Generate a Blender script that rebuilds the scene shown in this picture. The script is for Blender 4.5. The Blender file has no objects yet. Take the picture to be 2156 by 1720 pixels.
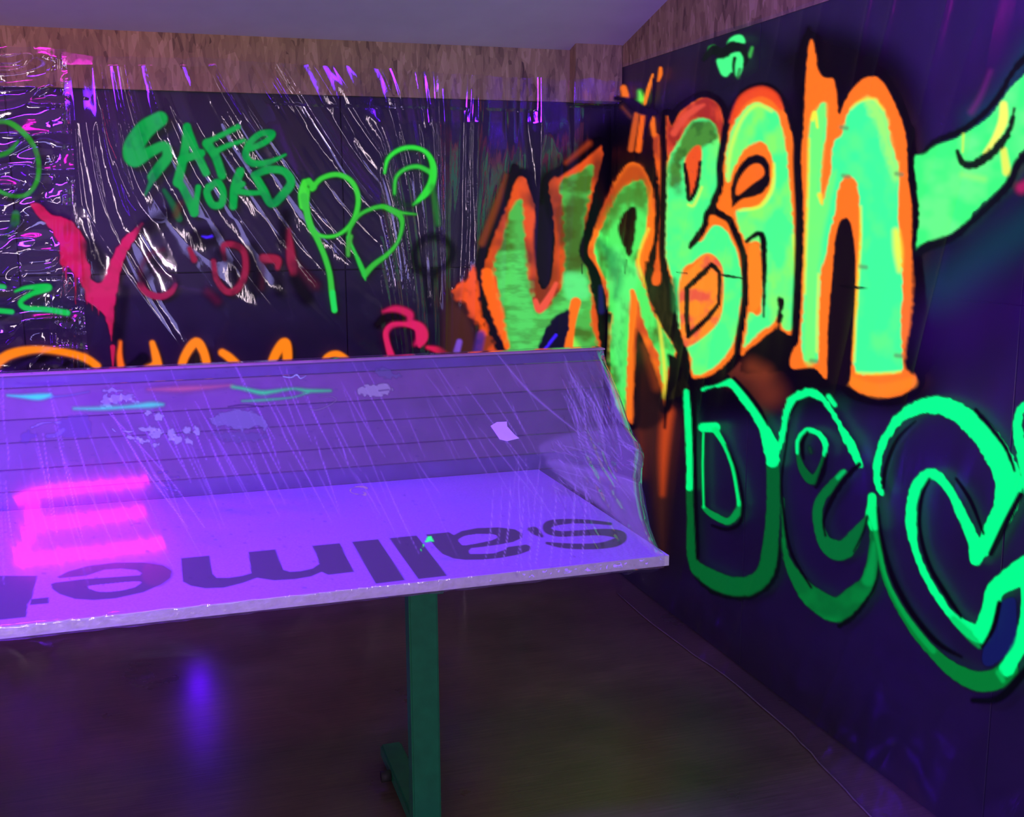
import bpy, bmesh, math, random
import numpy as np
from mathutils import Matrix, Vector

random.seed(7)
RNG = np.random.RandomState(11)
SC = bpy.context.scene
COL = SC.collection

# ------------------------------------------------------------------ camera
F = 2302.0; CX, CY = 1078.0, 860.0; W, H = 2156, 1720
CAM = np.array([0.0, 0.0, 1.6])
_ey = np.array([330 - CX, -(460 - CY), -F]); _ey /= np.linalg.norm(_ey)
_ex = np.array([8400 - CX, -(420 - CY), -F]); _ex -= _ey * (_ex @ _ey); _ex /= np.linalg.norm(_ex)
_ez = np.cross(_ex, _ey)
M = np.array([_ex, _ey, _ez])                    # camera axes -> world axes
cd = bpy.data.cameras.new('camera'); cam = bpy.data.objects.new('camera', cd); COL.objects.link(cam)
cam.matrix_world = Matrix.Translation(CAM.tolist()) @ Matrix(M.tolist()).to_4x4()
cd.sensor_fit = 'HORIZONTAL'; cd.sensor_width = 36; cd.lens = 36 * F / W
cd.clip_start = 0.05
SC.camera = cam
SC.view_settings.view_transform = 'Standard'; SC.view_settings.look = 'None'
SC.view_settings.gamma = 1; SC.view_settings.exposure = 0
SC.view_settings.use_curve_mapping = False

# ------------------------------------------------------------------ world, lamps and added fill lights
wd = bpy.data.worlds.new('world'); SC.world = wd; wd.use_nodes = True
wd.node_tree.nodes['Background'].inputs[0].default_value = (0.01, 0.006, 0.02, 1)
wd.node_tree.nodes['Background'].inputs[1].default_value = 0.3


def area(name, loc, target, sx, sy, power, color, spread=180):
    l = bpy.data.lights.new(name, 'AREA'); l.shape = 'RECTANGLE'; l.size = sx; l.size_y = sy
    l.energy = power; l.color = color; l.spread = math.radians(spread)
    o = bpy.data.objects.new(name, l); COL.objects.link(o); o.location = loc
    o.rotation_euler = (Vector(target) - Vector(loc)).to_track_quat('-Z', 'Y').to_euler()
    return o


area('blacklight_over_table', (-0.85, 2.15, 2.4), (-0.3, 2.75, 0.8), 1.1, 0.12, 80, (0.16, 0.014, 1.0), 125)
area('blue_glint_fill', (-2.2, 0.2, 1.1), (0.0, 4.2, 1.4), 0.05, 1.2, 5, (0.14, 0.0, 1.0))  # added unseen blue light, puts blue glints on the back film
area('red_glint_fill', (-2.8, 2.5, 1.7), (-0.2, 4.3, 1.6), 0.05, 1.0, 3, (1.0, 0.07, 0.12))  # added unseen red light for red streaks on the film
area('blacklight_right', (1.0, 1.3, 2.45), (1.9, 2.3, 2.15), 0.6, 0.08, 20, (0.13, 0.008, 1.0), 100)
area('blacklight_right_low', (1.45, 1.1, 0.35), (1.9, 1.75, 0.25), 0.35, 0.08, 2.5, (0.09, 0.01, 1.0))
WT = (0.88, 0.70, 0.76)
area('white_fill_left', (-2.7, 1.2, 1.7), (0.2, 4.2, 1.7), 0.06, 1.8, 7, WT)  # added tall white light, no fixture, draws long highlights along the folds
area('white_fill_behind', (-0.9, -1.8, 1.6), (0.0, 3.6, 1.6), 0.06, 1.8, 10, WT)  # added behind the camera for fold highlights and frontal fill
area('white_fill_right', (1.1, -1.4, 1.6), (0.6, 3.6, 1.6), 0.06, 1.8, 8, WT)  # another added white fill out of view, for film highlights
area('white_fill_front', (-0.9, -0.6, 0.72), (-0.1, 2.5, 0.8), 0.9, 0.07, 25, (0.86, 0.62, 0.84))  # added low fill that brightens the table's front edge
area('ceiling_fill', (0.2, 0.6, 1.2), (0.2, 3.6, 2.9), 1.2, 0.3, 6.2, (0.42, 0.37, 1.0))  # added upward fill to lift the ceiling tone, no real source

# ------------------------------------------------------------------ projection helpers
def ray(x, y):
    return M @ np.array([x - CX, -(y - CY), -F])

def on(x, y, ax, v):
    d = ray(x, y); t = (v - CAM[ax]) / d[ax]
    return CAM + d * t

def on_plane(x, y, P, N):
    d = ray(x, y); P = np.array(P); N = np.array(N)
    return CAM + d * (((P - CAM) @ N) / (d @ N))

def project(P):
    c = (P - CAM) @ M                             # world -> camera
    return CX + F * c[..., 0] / -c[..., 2], CY - F * c[..., 1] / -c[..., 2]

# ------------------------------------------------------------------ noise
def vnoise(x, y, seed=0):
    r = np.random.RandomState(seed); T = r.rand(256, 256)
    xi = np.floor(x).astype(int); yi = np.floor(y).astype(int)
    fx = x - xi; fy = y - yi
    fx = fx * fx * fx * (fx * (fx * 6 - 15) + 10); fy = fy * fy * fy * (fy * (fy * 6 - 15) + 10)
    a = T[xi % 256, yi % 256]; b = T[(xi + 1) % 256, yi % 256]
    c = T[xi % 256, (yi + 1) % 256]; d = T[(xi + 1) % 256, (yi + 1) % 256]
    return (a * (1 - fx) + b * fx) * (1 - fy) + (c * (1 - fx) + d * fx) * fy

def fbm(x, y, seed=0, o=3):
    s = 0; a = 1; t = 0
    for k in range(o):
        s = s + a * vnoise(x * 2 ** k, y * 2 ** k, seed + k); t += a; a *= 0.5
    return s / t

# ------------------------------------------------------------------ paint canvas (paint colour, with some shade and reflections painted in)
def lin(c):
    c = np.array(c, float) / 255
    return np.where(c <= 0.04045, c / 12.92, ((c + 0.055) / 1.055) ** 2.4)

def catmull(P, closed, n=6):
    P = np.array(P, float); m = len(P); out = []
    if m < 3: 
        return P
    rng = range(m) if closed else range(m - 1)
    for i in rng:
        if closed:
            p0, p1, p2, p3 = P[(i - 1) % m], P[i], P[(i + 1) % m], P[(i + 2) % m]
        else:
            p0, p1, p2, p3 = P[max(i - 1, 0)], P[i], P[i + 1], P[min(i + 2, m - 1)]
        for k in range(n):
            t = k / n
            out.append(0.5 * (2 * p1 + (p2 - p0) * t + (2 * p0 - 5 * p1 + 4 * p2 - p3) * t * t + (3 * p1 - p0 - 3 * p2 + p3) * t ** 3))
    if not closed: out.append(P[-1])
    return np.array(out)


class Canvas:
    def __init__(s, x0, y0, x1, y1, step):
        s.x0, s.y0, s.step = x0, y0, step
        s.nx = int((x1 - x0) / step); s.ny = int((y1 - y0) / step)
        s.rgb = np.zeros((s.ny, s.nx, 3)); s.a = np.zeros((s.ny, s.nx)); s.id = np.zeros((s.ny, s.nx), int)
        s.names = ['']; s.labels = ['']; s.cur = 0

    def part(s, name, label=None):
        if name is None: s.cur = -1; return
        s.names.append(name); s.labels.append(label); s.cur = len(s.names) - 1

    def box(s, lo, hi, pad):
        i0 = max(int((lo[0] - pad - s.x0) / s.step), 0); i1 = min(int((hi[0] + pad - s.x0) / s.step) + 1, s.nx)
        j0 = max(int((lo[1] - pad - s.y0) / s.step), 0); j1 = min(int((hi[1] + pad - s.y0) / s.step) + 1, s.ny)
        if i1 <= i0 or j1 <= j0: return None
        X = s.x0 + (np.arange(i0, i1) + 0.5) * s.step; Y = s.y0 + (np.arange(j0, j1) + 0.5) * s.step
        X, Y = np.meshgrid(X, Y)
        return (slice(j0, j1), slice(i0, i1)), X, Y

    def put(s, sl, X, Y, sd, col, soft, alpha, mot):
        t = np.clip(0.5 - sd / soft, 0, 1); a = t * t * (3 - 2 * t) * alpha
        c = lin(col)[None, None, :] * np.ones(X.shape + (1,))
        if mot:
            col2, scx, scy, amt, seed = mot
            n = np.clip((fbm(X / scx, Y / scy, seed) - 0.5 + (amt - 0.5)) * 3.2 + 0.5, 0, 1)[..., None]
            c = c * (1 - n) + lin(col2)[None, None, :] * n
        A = a[..., None]
        s.rgb[sl] = s.rgb[sl] * (1 - A) + c * A
        s.a[sl] = s.a[sl] * (1 - a) + a
        if s.cur > 0:
            v = s.id[sl]; v[a > 0.45] = s.cur; s.id[sl] = v
        elif s.cur == 0:
            v = s.id[sl]; v[a > 0.6] = 0; s.id[sl] = v

    def poly(s, P, col, soft=5, smooth=True, alpha=1, rough=0, mot=None, seed=1, grow=0, rs=9):
        P = catmull(P, True, 5) if smooth else np.array(P, float)
        b = s.box(P.min(0), P.max(0), soft + abs(rough) + 4 + max(grow, 0))
        if b is None: return
        sl, X, Y = b
        d = np.full(X.shape, 1e9); ins = np.zeros(X.shape, bool)
        Q = np.roll(P, -1, 0)
        for (ax, ay), (bx, by) in zip(P, Q):
            dx, dy = bx - ax, by - ay; L = dx * dx + dy * dy + 1e-9
            t = np.clip(((X - ax) * dx + (Y - ay) * dy) / L, 0, 1)
            d = np.minimum(d, (X - ax - t * dx) ** 2 + (Y - ay - t * dy) ** 2)
            if ay != by:
                c = ((ay > Y) != (by > Y)) & (X < (bx - ax) * (Y - ay) / (by - ay) + ax)
                ins ^= c
        sd = np.sqrt(d); sd[ins] *= -1; sd -= grow
        if rough: sd = sd + (vnoise(X / rs, Y / rs, seed) - 0.5) * 2 * rough
        s.put(sl, X, Y, sd, col, soft, alpha, mot)

    def line(s, P, w, col, soft=6, alpha=1, rough=0, mot=None, seed=2, rs=8, smooth=True):
        P = np.array(P, float); m = len(P)
        w = np.full(m, float(w)) if np.isscalar(w) else np.interp(np.linspace(0, 1, m), np.linspace(0, 1, len(w)), w)
        PW = np.column_stack([P, w])
        if smooth and m > 2: PW = catmull(PW, False, 6)
        r = PW[:, 2] / 2
        b = s.box(PW[:, :2].min(0), PW[:, :2].max(0), r.max() + soft + rough + 3)
        if b is None: return
        sl, X, Y = b; sd = np.full(X.shape, 1e9)
        for k in range(len(PW) - 1):
            ax, ay = PW[k, :2]; bx, by = PW[k + 1, :2]; dx, dy = bx - ax, by - ay; L = dx * dx + dy * dy + 1e-9
            t = np.clip(((X - ax) * dx + (Y - ay) * dy) / L, 0, 1)
            sd = np.minimum(sd, np.hypot(X - ax - t * dx, Y - ay - t * dy) - (r[k] * (1 - t) + r[k + 1] * t))
        if rough: sd = sd + (vnoise(X / rs, Y / rs, seed) - 0.5) * 2 * rough
        s.put(sl, X, Y, sd, col, soft, alpha, mot)

    def sample(s, px, py):
        fx = np.clip((px - s.x0) / s.step - 0.5, 0, s.nx - 1.001); fy = np.clip((py - s.y0) / s.step - 0.5, 0, s.ny - 1.001)
        i = fx.astype(int); j = fy.astype(int); u = fx - i; v = fy - j
        def g(A):
            if A.ndim == 3: uu, vv = u[..., None], v[..., None]
            else: uu, vv = u, v
            return (A[j, i] * (1 - uu) + A[j, i + 1] * uu) * (1 - vv) + (A[j + 1, i] * (1 - uu) + A[j + 1, i + 1] * uu) * vv
        out = (px < s.x0) | (px > s.x0 + s.nx * s.step) | (py < s.y0) | (py > s.y0 + s.ny * s.step)
        a = np.where(out, 0, g(s.a))
        return g(s.rgb), a

    def ids(s, px, py):
        i = np.clip(((px - s.x0) / s.step).astype(int), 0, s.nx - 1); j = np.clip(((py - s.y0) / s.step).astype(int), 0, s.ny - 1)
        out = (px < s.x0) | (px > s.x0 + s.nx * s.step) | (py < s.y0) | (py > s.y0 + s.ny * s.step)
        return np.where(out, 0, s.id[j, i])


def crop(ox, oy, sc):
    return lambda pts: [(ox + x / sc, oy + y / sc) for x, y in pts]

# ------------------------------------------------------------------ mesh helpers
def tag(o, label=None, cat=None, group=None, kind=None):
    if label: o['label'] = label
    if cat: o['category'] = cat
    if group: o['group'] = group
    if kind: o['kind'] = kind
    return o

def link(name, me, mat, parent=None):
    o = bpy.data.objects.new(name, me); COL.objects.link(o)
    if mat: me.materials.append(mat)
    if parent: o.parent = parent
    return o

def empty(name, loc=(0, 0, 0)):
    o = bpy.data.objects.new(name, None); COL.objects.link(o); o.location = loc
    o.empty_display_size = 0.1
    return o

def raw_mesh(name, V, Q, rgba=None, smooth=True):
    me = bpy.data.meshes.new(name); V = np.asarray(V, np.float32); Q = np.asarray(Q, np.int32)
    me.vertices.add(len(V)); me.vertices.foreach_set('co', V.ravel())
    me.loops.add(Q.size); me.loops.foreach_set('vertex_index', Q.ravel())
    me.polygons.add(len(Q)); me.polygons.foreach_set('loop_start', np.arange(len(Q), dtype=np.int32) * 4)
    me.polygons.foreach_set('loop_total', np.full(len(Q), 4, np.int32))
    me.polygons.foreach_set('use_smooth', np.full(len(Q), smooth))
    if rgba is not None:
        a = me.attributes.new('paint', 'FLOAT_COLOR', 'POINT'); a.data.foreach_set('color', np.asarray(rgba, np.float32).ravel())
    me.update(calc_edges=True)
    return me

def smooth_normals(P):
    du = np.gradient(P, axis=1); dv = np.gradient(P, axis=0)
    n = -np.cross(du, dv); n /= np.linalg.norm(n, axis=-1, keepdims=True) + 1e-12
    return n

def components(A, minfaces):
    out = np.zeros(A.size, int); comp = {0: 0}; a = A.ravel(); w = A.shape[1]; seen = bytearray(A.size); L = a.tolist(); nxt = 0
    for st in np.nonzero(a > 0)[0].tolist():
        if seen[st]: continue
        v = L[st]; seen[st] = 1; stack = [st]; cells = []
        while stack:
            p = stack.pop(); cells.append(p); c = p % w
            for q in ((p - 1) if c else -1, (p + 1) if c < w - 1 else -1, p - w, p + w):
                if 0 <= q < len(L) and not seen[q] and L[q] == v: seen[q] = 1; stack.append(q)
        if len(cells) >= minfaces:
            nxt += 1; comp[nxt] = v; out[cells] = nxt
    return out, comp

def painted_grid(name, P, canvas, mat, root, extra=None, minfaces=70, keep=None, base_name='film'):
    """P (rows, cols, 3) grid of world points; paint is looked up once; faces split into parts by painted shape."""
    R, Cn = P.shape[:2]; px, py = project(P)
    rgb, a = canvas.sample(px, py)
    rgb = rgb / np.maximum(a, 1e-3)[..., None] if False else rgb
    rgba = np.concatenate([rgb, a[..., None]], -1)
    if extra is not None: rgba = extra(P, px, py, rgba)
    idx = np.arange(R * Cn).reshape(R, Cn)
    Q = np.stack([idx[:-1, :-1], idx[1:, :-1], idx[1:, 1:], idx[:-1, 1:]], -1).reshape(-1, 4)
    C = (P[:-1, :-1] + P[1:, 1:]) / 2; cx, cy = project(C); ids = canvas.ids(cx, cy).ravel()
    if keep is not None:
        k = keep(C, cx, cy).ravel(); Q = Q[k]; ids = ids[k]
    if keep is None: ids, comp = components(ids.reshape(R - 1, Cn - 1), minfaces)
    Vf = P.reshape(-1, 3); Cf = rgba.reshape(-1, 4)
    NN = smooth_normals(P).reshape(-1, 3)
    made = {}
    for k in np.unique(ids):
        sel = Q[ids == k]; u, inv = np.unique(sel, return_inverse=True)
        src = comp[int(k)]; nm = base_name if k == 0 else canvas.names[src]
        me = raw_mesh(nm, Vf[u], inv.reshape(-1, 4), Cf[u])
        me.normals_split_custom_set_from_vertices(NN[u].tolist())
        o = link(nm, me, mat, root)
        if k > 0 and canvas.labels[src]: o['label'] = canvas.labels[src]
        made[int(k)] = o
    return made

def box_bm(bm, lo, hi):
    v = [bm.verts.new((x, y, z)) for x in (lo[0], hi[0]) for y in (lo[1], hi[1]) for z in (lo[2], hi[2])]
    for f in ((0, 1, 3, 2), (4, 6, 7, 5), (0, 4, 5, 1), (2, 3, 7, 6), (0, 2, 6, 4), (1, 5, 7, 3)):
        bm.faces.new([v[i] for i in f])

def boxo(name, lo, hi, mat, parent=None, bevel=0.0, seg=2):
    bm = bmesh.new(); box_bm(bm, lo, hi)
    if bevel: bmesh.ops.bevel(bm, geom=bm.edges[:], offset=bevel, segments=seg, affect='EDGES')
    bmesh.ops.recalc_face_normals(bm, faces=bm.faces)
    me = bpy.data.meshes.new(name); bm.to_mesh(me); bm.free()
    return link(name, me, mat, parent)

def prism(name, pts, lo, hi, axis, mat, parent=None):
    """polygon pts in the two other axes, extruded along axis"""
    bm = bmesh.new(); A = []; B = []
    for p, q in pts:
        for L, v in ((A, lo), (B, hi)):
            c = {0: (v, p, q), 1: (p, v, q), 2: (p, q, v)}[axis]; L.append(bm.verts.new(c))
    bm.faces.new(A); bm.faces.new(B[::-1]); n = len(A)
    for i in range(n): bm.faces.new([A[i], A[(i + 1) % n], B[(i + 1) % n], B[i]])
    bmesh.ops.recalc_face_normals(bm, faces=bm.faces)
    me = bpy.data.meshes.new(name); bm.to_mesh(me); bm.free()
    return link(name, me, mat, parent)

def tube_mesh(pts, r, n=10, cap=True):
    bm = bmesh.new(); rings = []; pts = [Vector(p) for p in pts]
    for i, p in enumerate(pts):
        d = (pts[min(i + 1, len(pts) - 1)] - pts[max(i - 1, 0)]).normalized()
        up = Vector((0, 0, 1)) if abs(d.z) < 0.9 else Vector((1, 0, 0))
        a = d.cross(up).normalized(); b = d.cross(a)
        rr = r[i] if hasattr(r, '__len__') else r
        rings.append([bm.verts.new(p + (a * math.cos(t) + b * math.sin(t)) * rr) for t in [2 * math.pi * k / n for k in range(n)]])
    for q in range(len(rings) - 1):
        for k in range(n): bm.faces.new([rings[q][k], rings[q][(k + 1) % n], rings[q + 1][(k + 1) % n], rings[q + 1][k]])
    if cap: bm.faces.new(rings[0]); bm.faces.new(rings[-1][::-1])
    bmesh.ops.recalc_face_normals(bm, faces=bm.faces)
    for f in bm.faces: f.smooth = True
    me = bpy.data.meshes.new('tube'); bm.to_mesh(me); bm.free()
    return me

# ------------------------------------------------------------------ materials
class NT:
    def __init__(s, name):
        s.m = bpy.data.materials.new(name); s.m.use_nodes = True; s.t = s.m.node_tree; s.t.nodes.clear()
        s.out = s.t.nodes.new('ShaderNodeOutputMaterial')
    def n(s, typ, props=None, **inp):
        x = s.t.nodes.new('ShaderNode' + typ)
        for k, v in (props or {}).items(): setattr(x, k, v)
        for k, v in inp.items():
            key = int(k[1:]) if k[0] == '_' and k[1:].isdigit() else k.replace('_', ' ')
            s.set(x, key, v)
        return x
    def set(s, x, key, v):
        if isinstance(v, bpy.types.NodeSocket): s.t.links.new(v, x.inputs[key])
        else: x.inputs[key].default_value = v
    def end(s, sock): s.t.links.new(sock, s.out.inputs[0]); return s.m

def ramp(nt, fac, stops):
    r = nt.n('ValToRGB', Fac=fac); e = r.color_ramp.elements
    e[0].position, e[0].color = stops[0][0], tuple(stops[0][1]) + (1,)
    e[1].position, e[1].color = stops[-1][0], tuple(stops[-1][1]) + (1,)
    for p, c in stops[1:-1]:
        x = e.new(p); x.color = tuple(c) + (1,)
    return r.outputs[0]

def simple(name, col, rough=0.5, metal=0, noise=0.15, scale=20, bump=0.0, spec=0.5):
    nt = NT(name); tc = nt.n('TexCoord').outputs['Object']
    no = nt.n('TexNoise', Vector=tc, Scale=scale, Detail=5.0)
    c = ramp(nt, no.outputs[0], [(0.3, [v * (1 - noise) for v in col]), (0.7, [min(v * (1 + noise), 1) for v in col])])
    p = nt.n('BsdfPrincipled', Base_Color=c, Roughness=rough, Metallic=metal); p.inputs['Specular IOR Level'].default_value = spec
    if bump:
        b = nt.n('Bump', Strength=bump, Height=no.outputs[0], Distance=0.01); nt.t.links.new(b.outputs[0], p.inputs['Normal'])
    return nt.end(p.outputs[0])

def emit(name, col, strength):
    nt = NT(name); e = nt.n('Emission', Color=tuple(col) + (1,), Strength=strength); return nt.end(e.outputs[0])

def film_material(name, haze=0.05, haze_col=(0.8, 0.8, 0.85), rough=0.09, gloss=1.0, bscale=30, bstr=0.25, stretch=(1, 1, 1), paint_emit=1.0, gfloor=0.03):
    nt = NT(name); at = nt.n('Attribute', {'attribute_name': 'paint'})
    tc = nt.n('TexCoord').outputs['Object']; mp = nt.n('Mapping', Vector=tc); mp.inputs['Scale'].default_value = stretch
    n1 = nt.n('TexNoise', Vector=mp.outputs[0], Scale=bscale, Detail=4.0, Roughness=0.55, Distortion=0.6)
    n2 = nt.n('TexNoise', Vector=mp.outputs[0], Scale=bscale * 5, Detail=2.0)
    h = nt.n('Math', {'operation': 'MULTIPLY_ADD'}, _0=n2.outputs[0], _1=0.12, _2=n1.outputs[0]).outputs[0]
    bmp = nt.n('Bump', Strength=bstr, Height=h, Distance=0.01).outputs[0]
    tr = nt.n('BsdfTransparent', Color=(0.97, 0.97, 0.98, 1)).outputs[0]
    df = nt.n('BsdfDiffuse', Color=tuple(haze_col) + (1,), Normal=bmp).outputs[0]
    body = nt.n('MixShader', _0=haze, _1=tr, _2=df)
    gl = nt.n('BsdfGlossy', Color=(1, 1, 1, 1), Roughness=rough, Normal=bmp).outputs[0]
    bf = nt.n('NewGeometry').outputs['Backfacing']        # same pane, same 1.5 index from either side
    ior = nt.n('MapRange', Value=bf, _3=1.5, _4=1 / 1.5).outputs[0]
    fr = nt.n('Fresnel', IOR=ior, Normal=bmp).outputs[0]
    fr = nt.n('Math', {'operation': 'MULTIPLY_ADD', 'use_clamp': True}, _0=fr, _1=gloss, _2=gfloor).outputs[0]
    film = nt.n('MixShader', _0=fr, _1=body.outputs[0], _2=gl)
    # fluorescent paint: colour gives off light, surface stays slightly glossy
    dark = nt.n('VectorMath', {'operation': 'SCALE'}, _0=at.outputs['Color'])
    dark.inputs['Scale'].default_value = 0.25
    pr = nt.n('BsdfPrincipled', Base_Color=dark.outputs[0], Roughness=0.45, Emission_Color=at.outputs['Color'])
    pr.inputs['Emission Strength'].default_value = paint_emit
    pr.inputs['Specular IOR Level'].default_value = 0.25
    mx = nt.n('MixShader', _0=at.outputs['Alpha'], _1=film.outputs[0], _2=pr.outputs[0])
    m = nt.end(mx.outputs[0]); m.cycles.emission_sampling = 'NONE'
    return m

def osb_material(name, along):
    """oriented strand board: long pale and dark wood flakes"""
    nt = NT(name); tc = nt.n('TexCoord').outputs['Object']
    def strands(rot, sc, seed):
        mp = nt.n('Mapping', Vector=tc); mp.inputs['Rotation'].default_value = rot; mp.inputs['Scale'].default_value = sc
        mp.inputs['Location'].default_value = (seed, seed * 1.7, seed * 0.3)
        return nt.n('TexVoronoi', {'feature': 'F1'}, Vector=mp.outputs[0], Scale=1.0, Randomness=1.0)
    if along == 0: r1, r2, s1, s2 = (0, .25, 0), (0, -.5, 0), (34, 34, 8), (80, 80, 22)
    else: r1, r2, s1, s2 = (.25, 0, 0), (-.5, 0, 0), (34, 28, 8), (80, 64, 22)
    a = strands(r1, s1, 3.1); b = strands(r2, s2, 8.7)
    m = nt.n('Mix', {'data_type': 'RGBA'}, _0=0.45); 
    nt.t.links.new(a.outputs['Color'], m.inputs[6]); nt.t.links.new(b.outputs['Color'], m.inputs[7])
    bw = nt.n('RGBToBW', Color=m.outputs[2]).outputs[0]
    c = ramp(nt, bw, [(0.1, (0.11, 0.08, 0.025)), (0.32, (0.30, 0.235, 0.075)), (0.6, (0.42, 0.34, 0.11)), (0.9, (0.60, 0.50, 0.2))])
    bp = nt.n('Bump', Strength=0.35, Height=bw, Distance=0.004).outputs[0]
    p = nt.n('BsdfPrincipled', Base_Color=c, Roughness=0.6, Normal=bp)
    return nt.end(p.outputs[0])

def floor_material():
    nt = NT('brown_floor'); tc = nt.n('TexCoord').outputs['Object']
    n1 = nt.n('TexNoise', Vector=tc, Scale=2.2, Detail=6.0, Roughness=0.6)
    mp = nt.n('Mapping', Vector=tc); mp.inputs['Scale'].default_value = (3, 60, 1)
    n2 = nt.n('TexNoise', Vector=mp.outputs[0], Scale=2.0, Detail=5.0)
    mx = nt.n('Mix', {'data_type': 'FLOAT'}, _0=0.4, _2=n1.outputs[0], _3=n2.outputs[0]).outputs[0]
    c = ramp(nt, mx, [(0.3, (0.07, 0.05, 0.03)), (0.55, (0.15, 0.11, 0.07)), (0.75, (0.24, 0.18, 0.11))])
    r = nt.n('MapRange', Value=n1.outputs[0], _3=0.2, _4=0.42).outputs[0]
    bp = nt.n('Bump', Strength=0.12, Height=mx, Distance=0.01).outputs[0]
    p = nt.n('BsdfPrincipled', Base_Color=c, Roughness=r, Normal=bp)
    return nt.end(p.outputs[0])

M_CEIL = simple('plaster_ceiling', (0.62, 0.6, 0.6), 0.85, noise=0.04, scale=6)
M_BLACK = simple('black_wall_board', (0.014, 0.01, 0.018), 0.45, noise=0.3, scale=8)
M_DARKROOM = simple('dark_wall', (0.05, 0.045, 0.06), 0.8, noise=0.2, scale=3)
M_OSBB = osb_material('strand_board_back', 0)
M_OSBR = osb_material('strand_board_right', 1)
M_FLOOR = floor_material()
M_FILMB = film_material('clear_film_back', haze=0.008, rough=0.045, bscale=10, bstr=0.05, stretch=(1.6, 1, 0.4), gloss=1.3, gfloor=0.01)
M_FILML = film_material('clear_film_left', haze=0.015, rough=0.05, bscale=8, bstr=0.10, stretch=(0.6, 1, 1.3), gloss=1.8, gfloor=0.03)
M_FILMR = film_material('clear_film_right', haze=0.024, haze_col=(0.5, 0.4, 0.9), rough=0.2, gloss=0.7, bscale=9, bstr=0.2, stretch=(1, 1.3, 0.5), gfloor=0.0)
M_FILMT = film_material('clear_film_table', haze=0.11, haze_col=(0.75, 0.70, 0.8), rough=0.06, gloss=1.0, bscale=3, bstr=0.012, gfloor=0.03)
M_STEEL = simple('green_painted_steel', (0.006, 0.17, 0.06), 0.4, noise=0.12, scale=30)
M_RUBBER = simple('black_rubber', (0.02, 0.02, 0.02), 0.7)
M_EDGE = simple('pale_board_edge', (0.78, 0.76, 0.74), 0.55, noise=0.1, scale=60, bump=0.2)
M_PAPER = simple('white_paper', (0.85, 0.85, 0.85), 0.8, noise=0.03)
M_METAL = simple('zinc_staple', (0.6, 0.6, 0.62), 0.3, 1.0)
M_PINK = emit('pink_tube_light', (1.0, 0.015, 0.78), 11)
M_BLUE = emit('blacklight_tube_glass', (0.10, 0.0, 1.0), 22)
M_WHITEF = simple('white_fixture', (0.7, 0.7, 0.72), 0.4)

# ------------------------------------------------------------------ room
XR, YB, XL, YF = 1.90, 4.48, -3.0, -2.6
def ceil_z(y): return 2.28 + 0.25 * (YB - y) if y > 1.0 else 2.28 + 0.25 * (YB - 1.0)

tag(boxo('floor', (XL, YF, -0.06), (XR + 0.12, YB + 0.12, 0), M_FLOOR), kind='structure')
tag(prism('ceiling', [(YB, ceil_z(YB)), (1.0, ceil_z(1.0)), (YF, ceil_z(1.0)), (YF, 3.4), (YB, 3.4)], XL, XR + 0.02, 0, M_CEIL), kind='structure')
wb = tag(boxo('wall_back', (XL, YB + 0.012, 0), (XR + 0.12, YB + 0.12, 3.3), M_BLACK), kind='structure')
wr = tag(boxo('wall_right', (XR + 0.012, YF, 0), (XR + 0.12, YB, 3.4), M_BLACK), kind='structure')
tag(boxo('wall_left', (XL - 0.1, YF, 0), (XL, YB + 0.12, 3.4), M_DARKROOM), kind='structure')
tag(boxo('wall_front', (XL, YF - 0.1, 0), (XR + 0.12, YF, 3.4), M_DARKROOM), kind='structure')
# black wall boards, each one its own piece with an open joint between
ye = [YB, 3.28, 2.06, 0.84, -0.38, -1.6, YF]
for a, b in zip(ye[:-1], ye[1:]):
    boxo('panel', (XR, b + 0.002, 0.01), (XR + 0.012, a - 0.002, 1.389), M_BLACK, wr, 0.001, 1)
    boxo('panel', (XR, b + 0.002, 1.393), (XR + 0.012, a - 0.002, 3.3), M_BLACK, wr, 0.001, 1)
xe = [XL, -1.72, -0.5, 0.72, XR]
for a, b in zip(xe[:-1], xe[1:]):
    boxo('panel', (a + 0.002, YB, 0.01), (b - 0.002, YB + 0.012, 1.389), M_BLACK, wb, 0.001, 1)
    boxo('panel', (a + 0.002, YB, 1.393), (b - 0.002, YB + 0.012, 2.3), M_BLACK, wb, 0.001, 1)
# strand board bands
ZO = 2.075
tag(boxo('trim_1', (XL, YB - 0.02, ZO), (XR - 0.005, YB - 0.001, ceil_z(YB) + 0.01), M_OSBB), kind='structure', label='strand board band along the top of the back wall')
xp0 = on(1212, 150, 1, YB - 0.09)[0]
tag(boxo('trim_2', (xp0, YB - 0.09, ZO + 0.0), (XR - 0.006, YB - 0.021, ceil_z(YB - 0.09) + 0.01), M_OSBB, None, 0.002), kind='structure', label='short boxed strand board step beside the corner')
tag(prism('trim_3', [(YB - 0.022, 2.215), (YF, 2.215), (YF, ceil_z(1.0) + .02), (1.0, ceil_z(1.0) + .02), (YB - 0.022, ceil_z(YB) + .02)], XR - 0.004, XR - 0.0005, 0, M_OSBR), kind='structure', label='strand board above the sheeted right wall')

# ------------------------------------------------------------------ wall paint
cv = Canvas(-260, -60, 2560, 1800, 2.0)
OR = (255, 118, 24); RO = (240, 84, 18); DR = (165, 42, 28); GM = (70, 255, 130); GY = (120, 255, 110); YE = (250, 240, 60)
BK = (3, 1, 6); BK2 = (10, 4, 16)
c1 = crop(1250, 0, 3.822); c2 = crop(1656, 0, 3.128); c3 = crop(940, 280, 2.774); c4 = crop(1380, 150, 2.457)
c5 = crop(1400, 780, 3.018); c6 = crop(1756, 780, 2.39)
ca = crop(0, 0, 2.994); cb = crop(600, 0, 2.994); cdd = crop(600, 400, 4.3); ce = crop(0, 400, 2.994)
cv.cur = 0
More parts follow.
